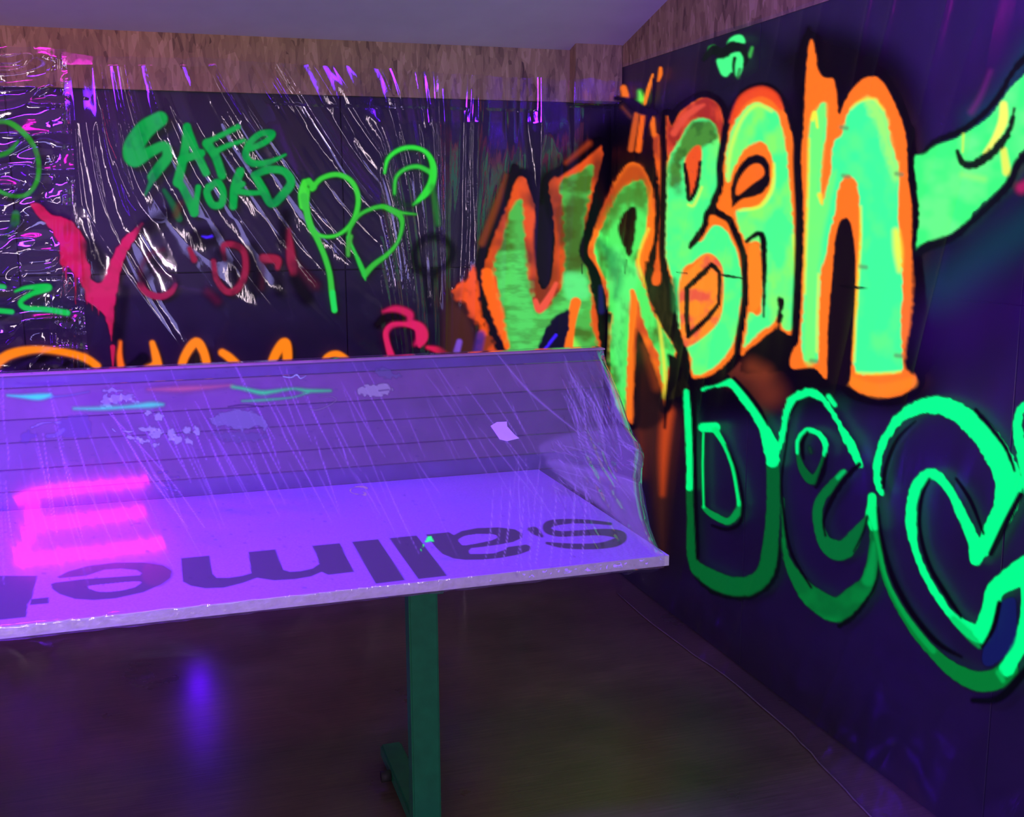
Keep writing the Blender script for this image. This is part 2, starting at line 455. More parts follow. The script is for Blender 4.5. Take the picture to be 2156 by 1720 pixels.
# overspray fields
cv.poly([(1440, 215), (1560, 170), (1660, 100), (1720, 60), (1880, 120), (1935, 250), (1950, 560), (1990, 660), (1960, 830), (1900, 860), (1780, 850), (1440, 870), (1400, 700), (1400, 300)], BK, 80, alpha=0.95)
cv.poly([(1060, 420), (1200, 330), (1300, 250), (1390, 300), (1430, 500), (1440, 860), (1380, 860), (1050, 760), (1040, 560)], BK, 60, alpha=0.9)
cv.poly([(1480, 120), (1560, 60), (1620, 90), (1650, 200), (1500, 220)], (24, 22, 44), 60, alpha=0.7)
cv.line([(2000, 600), (2100, 520), (2190, 460)], 110, (10, 60, 70), 110, alpha=0.8)
cv.line([(2050, 250), (2110, 200), (2180, 90)], 60, (20, 90, 110), 90, alpha=0.6)
cv.line([(2085, 150), (2065, 200), (2045, 235)], 12, (120, 30, 110), 20, alpha=0.7)
cv.line([(2150, 395), (2200, 370)], 26, (200, 30, 90), 20, alpha=0.8)
# brown orange mist between the words
cv.line([(1545, 770), (1590, 790), (1620, 830)], 60, (110, 45, 26), 60, alpha=0.75)
cv.line([(1345, 800), (1350, 880), (1352, 1000)], [40, 30, 10], (110, 40, 18), 40, alpha=0.9)
cv.poly([(1340, 850), (1400, 850), (1432, 900), (1412, 1040), (1396, 1190), (1368, 1020)], (66, 30, 20), 50, alpha=0.9)
cv.line([(1405, 870), (1398, 950), (1395, 1040)], [26, 18, 6], (200, 70, 20), 22, alpha=0.85)

# --- first word
cv.part('painted_letter', 'orange edged green letter U')
U_or = c3([(410, 270), (455, 258), (490, 340), (515, 440), (520, 560), (522, 700), (535, 850), (560, 915), (600, 880), (620, 760), (632, 600), (622, 450), (598, 300), (660, 245), (770, 180), (880, 75), (912, 110), (900, 200), (872, 300), (845, 420), (818, 560), (815, 700), (835, 850), (855, 950), (880, 1060), (887, 1170), (900, 1330), (700, 1360), (420, 1360), (345, 1200), (270, 1100), (240, 980), (215, 850), (235, 730), (290, 560), (350, 400)])
cv.cur = 0; cv.poly(U_or, BK, 8, grow=17); cv.cur = len(cv.names) - 1
cv.poly(U_or, (225, 80, 25), 5, rough=2, mot=((130, 48, 22), 60, 60, 0.42, 5))
cv.line(c3([(235, 830), (270, 1000), (330, 1160), (400, 1290)]), [30, 34, 38, 40], (250, 100, 20), 6)
cv.poly(c3([(440, 395), (455, 550), (458, 700), (475, 850), (505, 980), (545, 1045), (600, 1005), (650, 935), (685, 850), (690, 700), (682, 500), (672, 380), (665, 290), (750, 240), (850, 180), (850, 280), (828, 400), (808, 520), (812, 700), (832, 850), (842, 1000), (850, 1150), (880, 1230), (860, 1340), (420, 1340), (360, 1200), (340, 1080), (310, 950), (285, 830), (280, 750), (320, 650), (355, 520), (380, 440)]), (76, 180, 70), 8, rough=3, mot=((66, 112, 34), 44, 26, 0.42, 21))
cv.poly(c3([(690, 420), (820, 380), (800, 560), (810, 740), (780, 800), (700, 790)]), (62, 78, 18), 24, alpha=0.8, rough=5)
cv.poly(c3([(330, 720), (450, 700), (480, 900), (530, 1040), (660, 960), (700, 850), (800, 830), (830, 1000), (700, 1080), (640, 1250), (400, 1270), (350, 1060), (300, 850)]), (84, 222, 96), 24, alpha=0.8, rough=6, mot=((72, 172, 72), 30, 9, 0.42, 31))
cv.poly(c3([(690, 820), (800, 830), (830, 900), (830, 960), (760, 970), (700, 960)]), (96, 245, 130), 14, alpha=0.7)
cv.line(c3([(720, 1230), (760, 1290)]), 30, (130, 240, 80), 14)
cv.line(c3([(755, 990), (725, 1120), (705, 1300)]), [22, 20, 22], (250, 112, 24), 5)
cv.line(c3([(520, 980), (545, 1030), (600, 960), (640, 880)]), [10, 16, 14, 8], (235, 84, 60), 6)
cv.cur = 0
cv.line(c3([(555, 440), (560, 600), (570, 780), (575, 880)]), [16, 38, 34, 14], (14, 6, 24), 10)
cv.poly(c3([(545, 1300), (555, 1200), (590, 1130), (650, 1060), (715, 1035), (715, 1130), (690, 1250), (680, 1310)]), (10, 3, 40), 6, rough=2)
cv.line(c3([(600, 1230), (640, 1180)]), 6, (60, 30, 255), 3); cv.line(c3([(575, 1260), (595, 1240)]), 5, (60, 30, 255), 3)
cv.line(c3([(400, 200), (330, 420), (250, 600), (195, 740), (180, 860), (230, 1050), (300, 1220), (350, 1330)]), [16, 18, 18, 18, 19, 18, 18, 17], (12, 4, 20), 7, rough=2)
cv.line(c3([(650, 240), (760, 160), (880, 60)]), [15, 18, 20], BK, 7)
cv.line(c3([(345, 245), (290, 420), (205, 640)]), [8, 15, 16], (120, 52, 22), 12, alpha=0.9)
cv.line(c3([(700, 170), (830, 60)]), [8, 12], (170, 60, 24), 14, alpha=0.7)
cv.part('painted_flare', 'orange spray flare left of the letter U')
cv.poly(c3([(30, 935), (60, 890), (110, 850), (160, 760), (175, 870), (200, 1010), (250, 1180), (310, 1330), (180, 1330), (190, 1220), (190, 1130), (140, 1080), (100, 985), (55, 990)]), (238, 82, 22), 10, rough=4, mot=((140, 52, 24), 30, 40, 0.42, 9))
cv.cur = 0
cv.poly(c3([(10, 1000), (90, 1010), (160, 1120), (170, 1330), (0, 1330)]), (74, 36, 26), 30, alpha=0.9)
cv.line(c3([(200, 1180), (180, 1290)]), 18, (70, 36, 130), 12, alpha=0.9)
cv.line(c3([(75, 1220), (60, 1275)]), [12, 14], (120, 75, 190), 6)

cv.part('painted_letter', 'orange edged green letter R')
R_or = c3([(1060, 183), (1125, 180), (1170, 235), (1198, 310), (1218, 420), (1215, 550), (1205, 650), (1175, 750), (1160, 850), (1185, 950), (1225, 1050), (1270, 1150), (1345, 1270), (1312, 1370), (1290, 1500), (1275, 1600), (1250, 1500), (1200, 1350), (1125, 1160), (1108, 1300), (1095, 1500), (1090, 1690), (1040, 1660), (985, 1560), (950, 1350), (950, 1200), (968, 1060), (945, 1040), (905, 850), (870, 770), (825, 700), (850, 590), (880, 490), (935, 380), (1000, 260)])
k = cv.cur; cv.cur = 0; cv.poly(R_or, BK, 8, grow=14); cv.cur = k
cv.poly(R_or, OR, 5, rough=1.5, mot=((200, 70, 30), 40, 60, 0.4, 4))
cv.poly(c3([(870, 480), (930, 380), (1000, 265), (1060, 190), (1130, 190), (1170, 250), (1190, 330), (1150, 300), (1060, 300), (960, 430), (890, 560)]), (160, 52, 20), 20, alpha=0.75)
R_gr = c3([(920, 520), (960, 440), (1010, 345), (1080, 290), (1140, 280), (1172, 330), (1178, 450), (1165, 570), (1130, 680), (1105, 780), (1125, 850), (1165, 920), (1195, 1030), (1235, 1100), (1335, 1270), (1295, 1370), (1272, 1470), (1250, 1420), (1240, 1300), (1190, 1200), (1150, 1100), (1115, 970), (1085, 915), (1066, 960), (1070, 1100), (1060, 1300), (1048, 1500), (1045, 1660), (985, 1560), (952, 1350), (955, 1200), (972, 1070), (945, 1040), (948, 950), (925, 850), (865, 700), (880, 610)])
cv.poly(R_gr, (78, 240, 96), 6, rough=2, mot=((66, 130, 40), 24, 34, 0.36, 14))
cv.poly(c3([(1000, 350), (1080, 295), (1150, 290), (1175, 350), (1170, 480), (1120, 430), (1040, 430), (980, 520), (930, 560), (940, 460)]), (66, 120, 34), 26, alpha=0.85, rough=5)
cv.poly(c3([(985, 660), (1060, 740), (1130, 830), (1050, 1100), (1030, 1500), (980, 1300), (965, 1150), (985, 1000), (950, 850)]), (92, 255, 120), 20, alpha=0.75, mot=((60, 180, 90), 16, 30, 0.4, 15))
cv.line(c3([(900, 640), (960, 720), (1000, 860), (985, 960)]), [10, 24, 20, 8], (30, 130, 70), 24, alpha=0.65)
cv.line(c3([(1180, 560), (1120, 740), (1170, 900), (1230, 1040), (1275, 1400), (1272, 1540)]), [5, 5, 5, 5, 8, 12], (240, 235, 60), 8, alpha=0.8)
cv.line(c3([(1085, 925), (1095, 1000), (1080, 1200), (1068, 1660)]), [10, 14, 12, 12], OR, 5)
k = cv.cur; cv.cur = 0
cv.poly(c3([(1000, 555), (1030, 480), (1080, 430), (1108, 450), (1105, 560), (1085, 690), (1062, 722), (1030, 650)]), (16, 10, 6), 6, rough=1.5)
cv.poly(c3([(1110, 1150), (1160, 1260), (1250, 1480), (1290, 1640), (1180, 1730), (1098, 1690), (1100, 1400)]), (30, 14, 14), 16, alpha=0.9)
cv.line(c3([(1150, 1240), (1180, 1330), (1230, 1480)]), [6, 12, 18], (120, 48, 18), 22, alpha=0.8)
cv.line(c3([(1225, 175), (1110, 120), (985, 190), (910, 320), (865, 470), (800, 690), (850, 800), (895, 930), (915, 1050), (925, 1200), (940, 1400)]), [18, 22, 26, 30, 22, 18, 16, 18, 20, 18, 12], BK, 7, rough=2)
cv.line(c3([(900, 900), (905, 1040)]), [8, 12], (28, 8, 90), 8, alpha=0.8)
cv.line(c3([(1180, 210), (1235, 340), (1250, 550), (1240, 700), (1185, 820), (1190, 900)]), [16, 14, 12, 14, 18, 16], BK, 6)
cv.poly(c3([(1165, 760), (1210, 800), (1285, 790), (1290, 720), (1318, 722), (1312, 900), (1335, 1000), (1375, 1150), (1400, 1250), (1445, 1330), (1450, 1500), (1390, 1520), (1320, 1560), (1282, 1540), (1320, 1380), (1352, 1290), (1250, 1110), (1180, 950)]), (14, 11, 4), 6, rough=3, mot=((34, 30, 12), 8, 26, 0.4, 6))
cv.line(c3([(1300, 1300), (1340, 1380), (1290, 1540), (1275, 1720)]), [8, 30, 10, 6], BK, 7)
cv.part('painted_stripe', 'orange stripe running down the wall corner')
cv.line(c3([(1225, 20), (1235, 120), (1255, 260), (1260, 400), (1250, 600), (1235, 760), (1225, 860)]), [14, 18, 14, 8, 8, 12, 20], (240, 96, 24), 5, rough=1.5, mot=((170, 60, 30), 30, 60, 0.4, 4))
cv.cur = 0
cv.line(c1([(575, 900), (578, 1200), (570, 1720)]), [7, 8, 10], BK, 5)
cv.line(c4([(50, 220), (55, 600), (50, 950)]), [9, 9, 9], BK, 5)

cv.part('painted_letter', 'orange edged green letter B')
B_or = c4([(62, 420), (60, 235), (85, 285), (130, 212), (200, 160), (262, 138), (320, 170), (345, 230), (356, 330), (352, 480), (345, 580), (300, 690), (270, 740), (330, 730), (395, 770), (440, 850), (470, 960), (478, 1080), (472, 1200), (440, 1380), (400, 1490), (300, 1570), (195, 1590), (170, 1440), (130, 1350), (100, 1150), (55, 960), (60, 700)])
k = cv.cur; cv.cur = 0; cv.poly(B_or, BK, 6, grow=15); cv.cur = k
cv.poly(B_or, OR, 5, rough=1.5)
cv.poly(c4([(62, 420), (60, 240), (85, 285), (130, 212), (200, 160), (262, 138), (320, 170), (345, 230), (354, 330), (350, 420), (330, 330), (240, 250), (150, 320), (90, 420)]), DR, 6, mot=((215, 70, 40), 20, 40, 0.4, 5))
cv.line(c4([(95, 320), (150, 240), (210, 195), (250, 175)]), [14, 14, 12, 6], (228, 82, 56), 8, alpha=0.85)
cv.poly(c4([(68, 470), (130, 345), (180, 270), (240, 240), (300, 270), (325, 325), (336, 400), (340, 500), (335, 590), (298, 680), (262, 750), (238, 810), (215, 860), (235, 880), (300, 800), (370, 830), (420, 930), (445, 1040), (450, 1130), (438, 1220), (425, 1330), (395, 1420), (350, 1490), (280, 1545), (200, 1570), (185, 1480), (168, 1420), (240, 1370), (300, 1310), (338, 1240), (345, 1050), (310, 975), (265, 942), (200, 985), (135, 1050), (128, 1330), (105, 1190), (85, 1060), (55, 950), (58, 700)]), GM, 6, rough=1.5, mot=((110, 255, 110), 40, 50, 0.4, 3))
cv.poly(c4([(70, 500), (130, 355), (180, 280), (240, 248), (305, 280), (330, 340), (290, 370), (240, 400), (150, 450), (130, 560), (100, 600), (72, 600)]), (70, 132, 40), 14, alpha=0.95, rough=4, mot=((50, 96, 24), 14, 20, 0.4, 8))
cv.line(c4([(105, 560), (120, 620)]), 14, (60, 110, 60), 22, alpha=0.6); cv.line(c4([(95, 1080), (105, 1230)]), [10, 14], (20, 110, 50), 14, alpha=0.8)
cv.poly(c4([(150, 470), (190, 400), (228, 383), (240, 420), (236, 480), (228, 560), (178, 650), (158, 590)]), (236, 84, 30), 6)
cv.line(c4([(170, 690), (200, 690), (240, 600)]), [3, 4, 3], YE, 8, alpha=0.8)
k = cv.cur; cv.cur = 0
cv.line(c4([(150, 480), (165, 580), (175, 665), (212, 600), (232, 470)]), [7, 10, 8, 9, 6], BK, 4, rough=1)
cv.line(c4([(345, 520), (320, 660), (270, 735), (250, 810), (200, 880), (180, 910)]), [6, 12, 14, 14, 14, 8], BK, 5, rough=1.5)
cv.line(c4([(272, 735), (335, 728), (400, 770), (450, 870), (475, 980), (485, 1100), (478, 1220), (450, 1380), (405, 1495), (300, 1590), (185, 1610)]), [12, 12, 12, 10, 8, 7, 8, 10, 16, 18, 14], BK, 5, rough=1.5)
cv.cur = k
cv.poly(c4([(128, 1075), (195, 1010), (268, 942), (325, 975), (352, 1050), (345, 1240), (295, 1335), (170, 1425), (140, 1370), (122, 1200)]), (255, 140, 34), 5, mot=((232, 90, 60), 24, 24, 0.4, 3))
cv.cur = 0
cv.line(c4([(165, 1120), (240, 1050), (290, 1000), (330, 1040), (330, 1200), (270, 1275), (170, 1370), (160, 1250), (163, 1120)]), [11, 13, 11, 9, 8, 11, 11, 10, 11], BK, 4, smooth=False, rough=1)
cv.cur = k

cv.part('painted_letter', 'orange edged green letter A')
A_or = c4([(352, 600), (352, 480), (372, 360), (385, 280), (420, 190), (465, 128), (520, 98), (580, 98), (622, 130), (662, 190), (695, 290), (720, 400), (738, 500), (752, 650), (760, 850), (752, 1050), (748, 1200), (738, 1320), (700, 1372), (655, 1345), (600, 1345), (540, 1395), (480, 1440), (445, 1465), (455, 1350), (480, 1200), (482, 1050), (470, 930), (430, 830), (395, 755), (330, 715), (320, 680)])
k = cv.cur; cv.cur = 0; cv.poly(A_or, BK, 6, grow=15); cv.cur = k
cv.poly(A_or, OR, 5, rough=1.5)
cv.line(c4([(395, 260), (450, 150), (540, 105), (610, 130), (650, 190)]), [12, 20, 22, 20, 10], (236, 70, 24), 8, alpha=0.9)
cv.poly(c4([(365, 560), (368, 420), (400, 290), (450, 210), (510, 165), (560, 175), (620, 208), (652, 290), (677, 400), (690, 550), (705, 700), (718, 850), (730, 1000), (735, 1150), (725, 1290), (690, 1345), (655, 1325), (640, 1260), (600, 1310), (550, 1345), (500, 1390), (458, 1425), (475, 1330), (488, 1250), (545, 1240), (548, 950), (530, 880), (470, 880), (430, 800), (415, 735), (440, 715), (540, 690), (590, 620), (612, 530), (600, 430), (565, 375), (520, 370), (450, 420), (400, 520), (385, 570)]), GM, 7, rough=2, mot=((130, 255, 100), 40, 60, 0.42, 13))
cv.line(c4([(375, 560), (385, 420), (440, 260), (520, 175), (600, 205)]), [5, 8, 8, 7, 6], (225, 250, 70), 10, alpha=0.75)
cv.line(c4([(435, 720), (545, 695), (605, 600), (612, 480)]), [5, 7, 8, 5], (240, 245, 60), 8, alpha=0.8)
cv.line(c4([(715, 850), (728, 1000), (738, 1200)]), [6, 8, 6], (240, 240, 50), 8, alpha=0.75)
cv.poly(c4([(395, 690), (392, 610), (412, 530), (465, 455), (525, 432), (575, 455), (592, 525), (580, 600), (520, 645), (455, 660), (402, 700)]), BK, 5, rough=1.2)
cv.poly(c4([(415, 622), (432, 560), (485, 492), (535, 478), (562, 510), (555, 545), (500, 585), (430, 640)]), (248, 110, 26), 5)
cv.poly(c4([(480, 960), (485, 905), (510, 888), (535, 905), (550, 1000), (550, 1150), (540, 1215), (490, 1240), (482, 1100)]), (255, 135, 28), 5)
cv.cur = 0
cv.line(c4([(470, 880), (530, 840), (558, 880), (562, 1050), (560, 1270)]), [8, 12, 14, 10, 4], BK, 5, rough=1)
cv.poly(c4([(450, 1490), (520, 1420), (620, 1330), (632, 1190), (648, 1175), (665, 1200), (650, 1330), (700, 1360), (760, 1310), (748, 1420), (710, 1440), (705, 1540), (560, 1560), (450, 1560)]), BK, 7, rough=3)
cv.line(c4([(500, 1530), (560, 1560)]), 30, (120, 50, 24), 40, alpha=0.8)
cv.line(c4([(755, 500), (768, 800), (765, 1100), (755, 1320)]), [8, 8, 10, 16], BK, 5)

cv.part('painted_letter', 'tall orange edged green letter N')
N_or = [(1703, 100), (1708, 84), (1714, 95), (1719, 130), (1724, 152), (1735, 163), (1754, 166), (1760, 190), (1764, 232), (1768, 241), (1775, 222), (1797, 185), (1823, 163), (1848, 164), (1870, 190), (1893, 240), (1908, 295), (1912, 380), (1920, 430), (1921, 480), (1920, 520), (1928, 580), (1931, 640), (1930, 720), (1927, 780), (1929, 805), (1912, 824), (1880, 836), (1840, 835), (1800, 822), (1788, 800), (1792, 750), (1797, 690), (1800, 600), (1801, 550), (1796, 500), (1780, 462), (1765, 475), (1757, 540), (1750, 620), (1744, 700), (1741, 795), (1715, 775), (1667, 774), (1670, 735), (1682, 718), (1686, 650), (1690, 557), (1692, 450), (1687, 333), (1692, 272), (1695, 200), (1698, 140)]
k = cv.cur; cv.cur = 0; cv.poly(N_or, BK, 8, grow=18); cv.line([(1705, 90), (1702, 60)], [30, 10], BK, 12); cv.cur = k
cv.poly(N_or, OR, 5, rough=1.2)
cv.line([(1788, 800), (1850, 822), (1920, 805)], [20, 30, 22], (255, 140, 24), 12, alpha=0.6)
N_gr = c4([(797, 330), (812, 240), (835, 200), (865, 165), (884, 185), (880, 330), (862, 430), (850, 600), (862, 695), (888, 600), (905, 545), (912, 520), (910, 450), (922, 370), (958, 330), (985, 250), (1010, 190), (1060, 155), (1130, 145), (1165, 180), (1195, 250), (1220, 370), (1250, 470), (1258, 600), (1255, 750), (1262, 900), (1278, 1080), (1272, 1300), (1275, 1450), (1268, 1552), (1150, 1562), (1035, 1555), (1030, 1400), (1045, 1200), (1052, 1000), (1064, 850), (1052, 650), (1030, 560), (985, 540), (950, 600), (930, 720), (900, 850), (880, 950), (855, 1050), (845, 1250), (840, 1485), (800, 1497), (765, 1485), (757, 1350), (775, 1100), (782, 800), (795, 500)])
cv.poly(N_gr, (60, 255, 138), 6, rough=2, mot=((90, 255, 125), 50, 60, 0.35, 3))
cv.poly(c4([(797, 330), (812, 240), (835, 200), (870, 168), (884, 190), (875, 330), (850, 600), (860, 690), (905, 560), (935, 520), (900, 700), (860, 900), (830, 1200), (830, 1480), (770, 1480), (775, 1100), (790, 600)]), (120, 255, 100), 16, alpha=0.75)
cv.poly(c4([(1080, 155), (1130, 148), (1165, 185), (1195, 255), (1222, 375), (1250, 475), (1245, 560), (1200, 470), (1150, 300)]), (165, 255, 100), 18, alpha=0.8, rough=4)
cv.line(c4([(1245, 830), (1255, 930), (1262, 1030)]), [14, 18, 8], (238, 250, 60), 16, alpha=0.9)
cv.line(c4([(812, 250), (825, 215), (838, 290)]), [8, 8, 4], (240, 245, 60), 6)
cv.line(c4([(850, 640), (860, 680)]), [10, 6], (250, 225, 50), 8)
for P in (([(1062, 700), (1062, 850), (1050, 1050), (1035, 1300), (1028, 1500)]), ([(845, 1050), (838, 1250), (835, 1450)]), ([(795, 350), (790, 600), (780, 900), (772, 1150)]), ([(1010, 195), (1060, 155), (1130, 145), (1180, 200)]), ([(1040, 1560), (1150, 1565), (1265, 1555)])):
    cv.line(c4(P), [4, 5, 5, 4], (240, 240, 50), 9, alpha=0.75)
for x, y in ((985, 540), (1075, 1010), (1258, 1470), (1260, 530), (820, 1497), (975, 290)):
    cv.line(c4([(x - 14, y), (x + 14, y + 4)]), 9, (90, 130, 80), 9, alpha=0.7)
cv.cur = 0
cv.poly(c4([(892, 1590), (892, 1350), (903, 1180), (920, 1000), (930, 870), (955, 785), (985, 760), (1010, 785), (1025, 870), (1033, 1000), (1028, 1200), (1015, 1400), (1005, 1600), (940, 1620)]), (14, 4, 12), 5, rough=1.5)
cv.line(c4([(1325, 300), (1345, 600), (1350, 900), (1365, 1200), (1360, 1500)]), [14, 16, 18, 30, 60], BK, 12, rough=2)
# slits cut in the sheet
cv.line(c4([(110, 1040), (165, 1046)]), [1.5, 2.5], BK, 2); cv.line(c4([(335, 1052), (380, 1060), (470, 1074)]), [3, 6, 1.5], BK, 2)
cv.line(c4([(945, 1108), (1020, 1118), (1100, 1122)]), [2, 7, 1], BK, 2)
cv.line(c3([(790, 765), (792, 820)]), [2, 3], BK, 2); cv.line(c3([(1050, 740), (1045, 820)]), [2, 3], BK, 2)

# --- small marks high in the corner
cv.part('painted_blot', 'orange and green spray marks by the corner')
cv.line(c1([(240, 710), (255, 770)]), [16, 18], (245, 112, 28), 8)
cv.line(c1([(370, 740), (385, 800)]), [10, 18], (110, 250, 70), 16)
cv.line(c1([(475, 600), (440, 720), (412, 835)]), [6, 10, 7], (250, 125, 30), 5)
cv.line(c1([(538, 550), (535, 600), (522, 650)]), [9, 11, 6], (250, 118, 24), 6)
cv.line(c1([(470, 960), (485, 1080)]), [14, 10], (245, 110, 24), 7)
cv.line(c1([(345, 920), (300, 1200)]), [12, 12], (215, 90, 30), 6, alpha=0.9); cv.line(c1([(395, 930), (360, 1205)]), [11, 12], (245, 100, 20), 6)
cv.line(c1([(230, 860), (300, 940)]), [8, 4], (180, 84, 50), 14, alpha=0.6)
cv.cur = 0
cv.line(c1([(490, 640), (475, 850), (430, 1010), (400, 1115)]), [10, 9, 10, 5], (14, 4, 26), 5)
cv.line(c1([(175, 790), (240, 800), (320, 840), (400, 890), (490, 905)]), [8, 12, 22, 20, 14], (16, 5, 30), 7)
cv.part('painted_blot', 'green and black spray blot above the letters')
cv.poly(c1([(1075, 360), (1095, 310), (1150, 280), (1200, 288), (1218, 345), (1150, 350)]), GM, 5)
cv.poly(c1([(918, 430), (925, 375), (975, 362), (965, 400)]), (50, 215, 90), 6); cv.line(c1([(1275, 385), (1255, 450)]), [6, 8], (60, 180, 70), 7)
cv.poly(c1([(990, 480), (1060, 460), (1110, 430), (1170, 418), (1200, 450), (1205, 520), (1180, 600), (1145, 615), (1110, 580), (1070, 617), (1030, 602), (1003, 545)]), GM, 5)
cv.cur = 0
cv.line(c1([(895, 470), (960, 400), (1040, 430), (1110, 375), (1190, 380), (1225, 470), (1215, 520)]), [12, 20, 22, 20, 16, 10, 4], (8, 20, 16), 6, rough=1.5)
cv.line(c1([(1135, 470), (1125, 530), (1130, 610)]), [8, 7, 5], (6, 30, 14), 5)
cv.line(c1([(1175, 560), (1160, 620)]), 8, (40, 110, 50), 6, alpha=0.8)

# --- horn at the right
cv.part('painted_horn', 'green horn shape with yellow streaks')
Hn = c2([(842, 1045), (900, 1005), (1000, 945), (1080, 925), (1150, 885), (1250, 830), (1340, 760), (1410, 670), (1480, 570), (1564, 490), (1750, 300), (2300, 0), (2500, 300), (1900, 800), (1564, 985), (1520, 1100), (1440, 1200), (1340, 1300), (1240, 1390), (1200, 1450), (1100, 1530), (1010, 1580), (940, 1590), (880, 1620), (852, 1655), (868, 1500), (875, 1400), (855, 1200)])
cv.poly(Hn, (60, 255, 110), 5, rough=1.5, mot=((100, 255, 120), 60, 50, 0.4, 3))
cv.line(c2([(1430, 690), (1425, 800), (1370, 920), (1305, 1010)]), [16, 20, 14, 8], (240, 250, 90), 8)
cv.line(c2([(1430, 990), (1450, 1130)]), [14, 18], (225, 245, 80), 9); cv.line(c2([(1165, 880), (1160, 1000)]), [6, 4], (190, 250, 80), 6)
cv.line(c2([(1160, 1150), (1300, 1180)]), [8, 10], (150, 255, 100), 20, alpha=0.8)
cv.cur = 0
cv.line(c2([(1500, 715), (1470, 850), (1400, 960), (1310, 1040), (1220, 1085), (1150, 1060), (1125, 990)]), [7, 12, 18, 18, 18, 14, 8], (10, 30, 12), 7, rough=2)
cv.line(c2([(895, 1010), (990, 930), (1150, 860), (1300, 750), (1400, 630), (1480, 490), (1564, 390), (1750, 230)]), [8, 14, 15, 15, 15, 14, 18, 20], (4, 10, 14), 9, rough=1.5)
cv.line(c2([(870, 1660), (950, 1615), (1100, 1560), (1210, 1470), (1350, 1340), (1460, 1220), (1540, 1060), (1700, 960)]), [20, 20, 18, 16, 16, 17, 18, 20], (4, 10, 14), 9, rough=1.5)

# --- second word
BG = (0, 255, 128); MG = (0, 168, 70); DG_SHADE = (0, 92, 36)  # darker greens carry blacklight shadow painted into the lower strokes
cv.part('painted_letter', 'green outline letter D')
cv.line(c5([(155, 745), (162, 950), (175, 1200), (260, 1300), (420, 1370), (550, 1365), (640, 1280), (672, 1100), (688, 850), (685, 570)]), [15, 17, 22, 36, 42, 44, 40, 34, 30, 29], DG_SHADE, 5, rough=1)
cv.line(c5([(135, 135), (148, 350), (158, 600), (155, 740)]), [11, 15, 15, 15], BG, 4, rough=0.8)
cv.line(c5([(240, 118), (310, 92), (420, 80), (500, 170), (580, 270), (640, 390), (672, 480), (685, 570)]), [7, 10, 17, 20, 22, 26, 34, 29], BG, 4, rough=1.5)
cv.line(c5([(245, 868), (300, 915), (400, 958), (462, 900), (472, 840)]), [9, 15, 16, 17, 10], (0, 140, 60), 4, rough=0.8)
cv.line(c5([(245, 400), (240, 600), (246, 868)]), [6, 6, 5], (0, 240, 110), 4)
cv.line(c5([(240, 362), (320, 362)]), [20, 22], BG, 5); cv.line(c5([(320, 380), (380, 480), (430, 620), (460, 780), (470, 850)]), [14, 10, 8, 8, 9], (0, 235, 110), 4)
cv.cur = 0
cv.line(c5([(175, 90), (188, 350), (192, 700), (208, 1195)]), [14, 11, 10, 8], BK, 5)
cv.line(c5([(190, 1310), (300, 1405), (450, 1445), (580, 1425), (700, 1310), (738, 1080)]), [5, 8, 9, 9, 10, 6], (2, 8, 6), 6, rough=1.5)
cv.line(c5([(440, 50), (530, 150), (610, 260), (655, 350)]), [8, 10, 10, 4], BK, 5)
cv.line(c5([(300, 985), (400, 1008), (480, 960), (492, 800), (450, 620), (390, 470)]), [5, 8, 9, 7, 6, 4], BK, 5)
cv.line(c5([(180, 92), (300, 80), (400, 40)]), [8, 12, 10], BK, 5)
cv.part('painted_letter', 'green outline letter E')
cv.line(c5([(750, 820), (752, 1000), (770, 1180), (850, 1340), (950, 1450), (1090, 1520), (1200, 1450), (1290, 1350), (1325, 1200), (1320, 1060), (1305, 940)]), [7, 8, 14, 30, 46, 54, 52, 38, 28, 15, 15], (0, 100, 38), 6, rough=1, mot=((0, 130, 50), 60, 60, 0.4, 2))  # shaded lower bowl of the E, shadow put into the green
cv.line(c5([(1290, 1330), (1310, 1250), (1330, 1100)]), [26, 18, 10], (0, 150, 62), 10, alpha=0.8)
cv.line(c5([(735, 490), (745, 400), (770, 300), (795, 205), (850, 160), (930, 142), (1010, 190), (1090, 310), (1150, 420), (1200, 510), (1240, 600)]), [10, 14, 15, 15, 17, 17, 12, 10, 18, 20, 12], BG, 4, rough=2)
cv.line(c5([(1040, 165), (1080, 220)]), [10, 10], BG, 5)
cv.line(c5([(1315, 800), (1310, 860), (1300, 920), (1320, 1000)]), [17, 18, 18, 12], (0, 240, 110), 5)
cv.line(c5([(840, 520), (870, 620), (925, 690), (970, 670), (995, 590), (1010, 530)]), [8, 16, 22, 20, 10, 8], DG_SHADE, 5)
cv.line(c5([(838, 520), (850, 430), (905, 378), (975, 400), (1018, 460), (1015, 530)]), [7, 10, 12, 12, 14, 10], BG, 5, rough=1)
cv.line(c5([(918, 490), (928, 520)]), 9, (10, 52, 30), 8)
cv.line(c5([(1125, 650), (1050, 740), (985, 830), (970, 950), (1010, 1080), (1080, 1140), (1150, 1130), (1215, 1040), (1260, 970), (1285, 930)]), [14, 20, 22, 22, 28, 42, 42, 28, 16, 10], (0, 104, 42), 5, rough=1)
cv.line(c5([(1100, 680), (1140, 640)]), [10, 9], (0, 190, 90), 7)
cv.cur = 0
cv.line(c5([(1235, 598), (1150, 680), (1070, 800), (1010, 950), (1020, 1050)]), [9, 12, 12, 8, 4], BK, 5, rough=1)
cv.line(c5([(905, 395), (870, 460), (880, 560)]), [8, 12, 6], BK, 6)
cv.line(c5([(1030, 530), (1000, 650), (960, 740)]), [6, 14, 8], BK, 6)
cv.line(c5([(840, 200), (790, 300), (770, 480), (740, 700), (755, 900), (800, 1150), (930, 1380)]), [7, 5, 5, 6, 7, 7, 5], BK, 5)
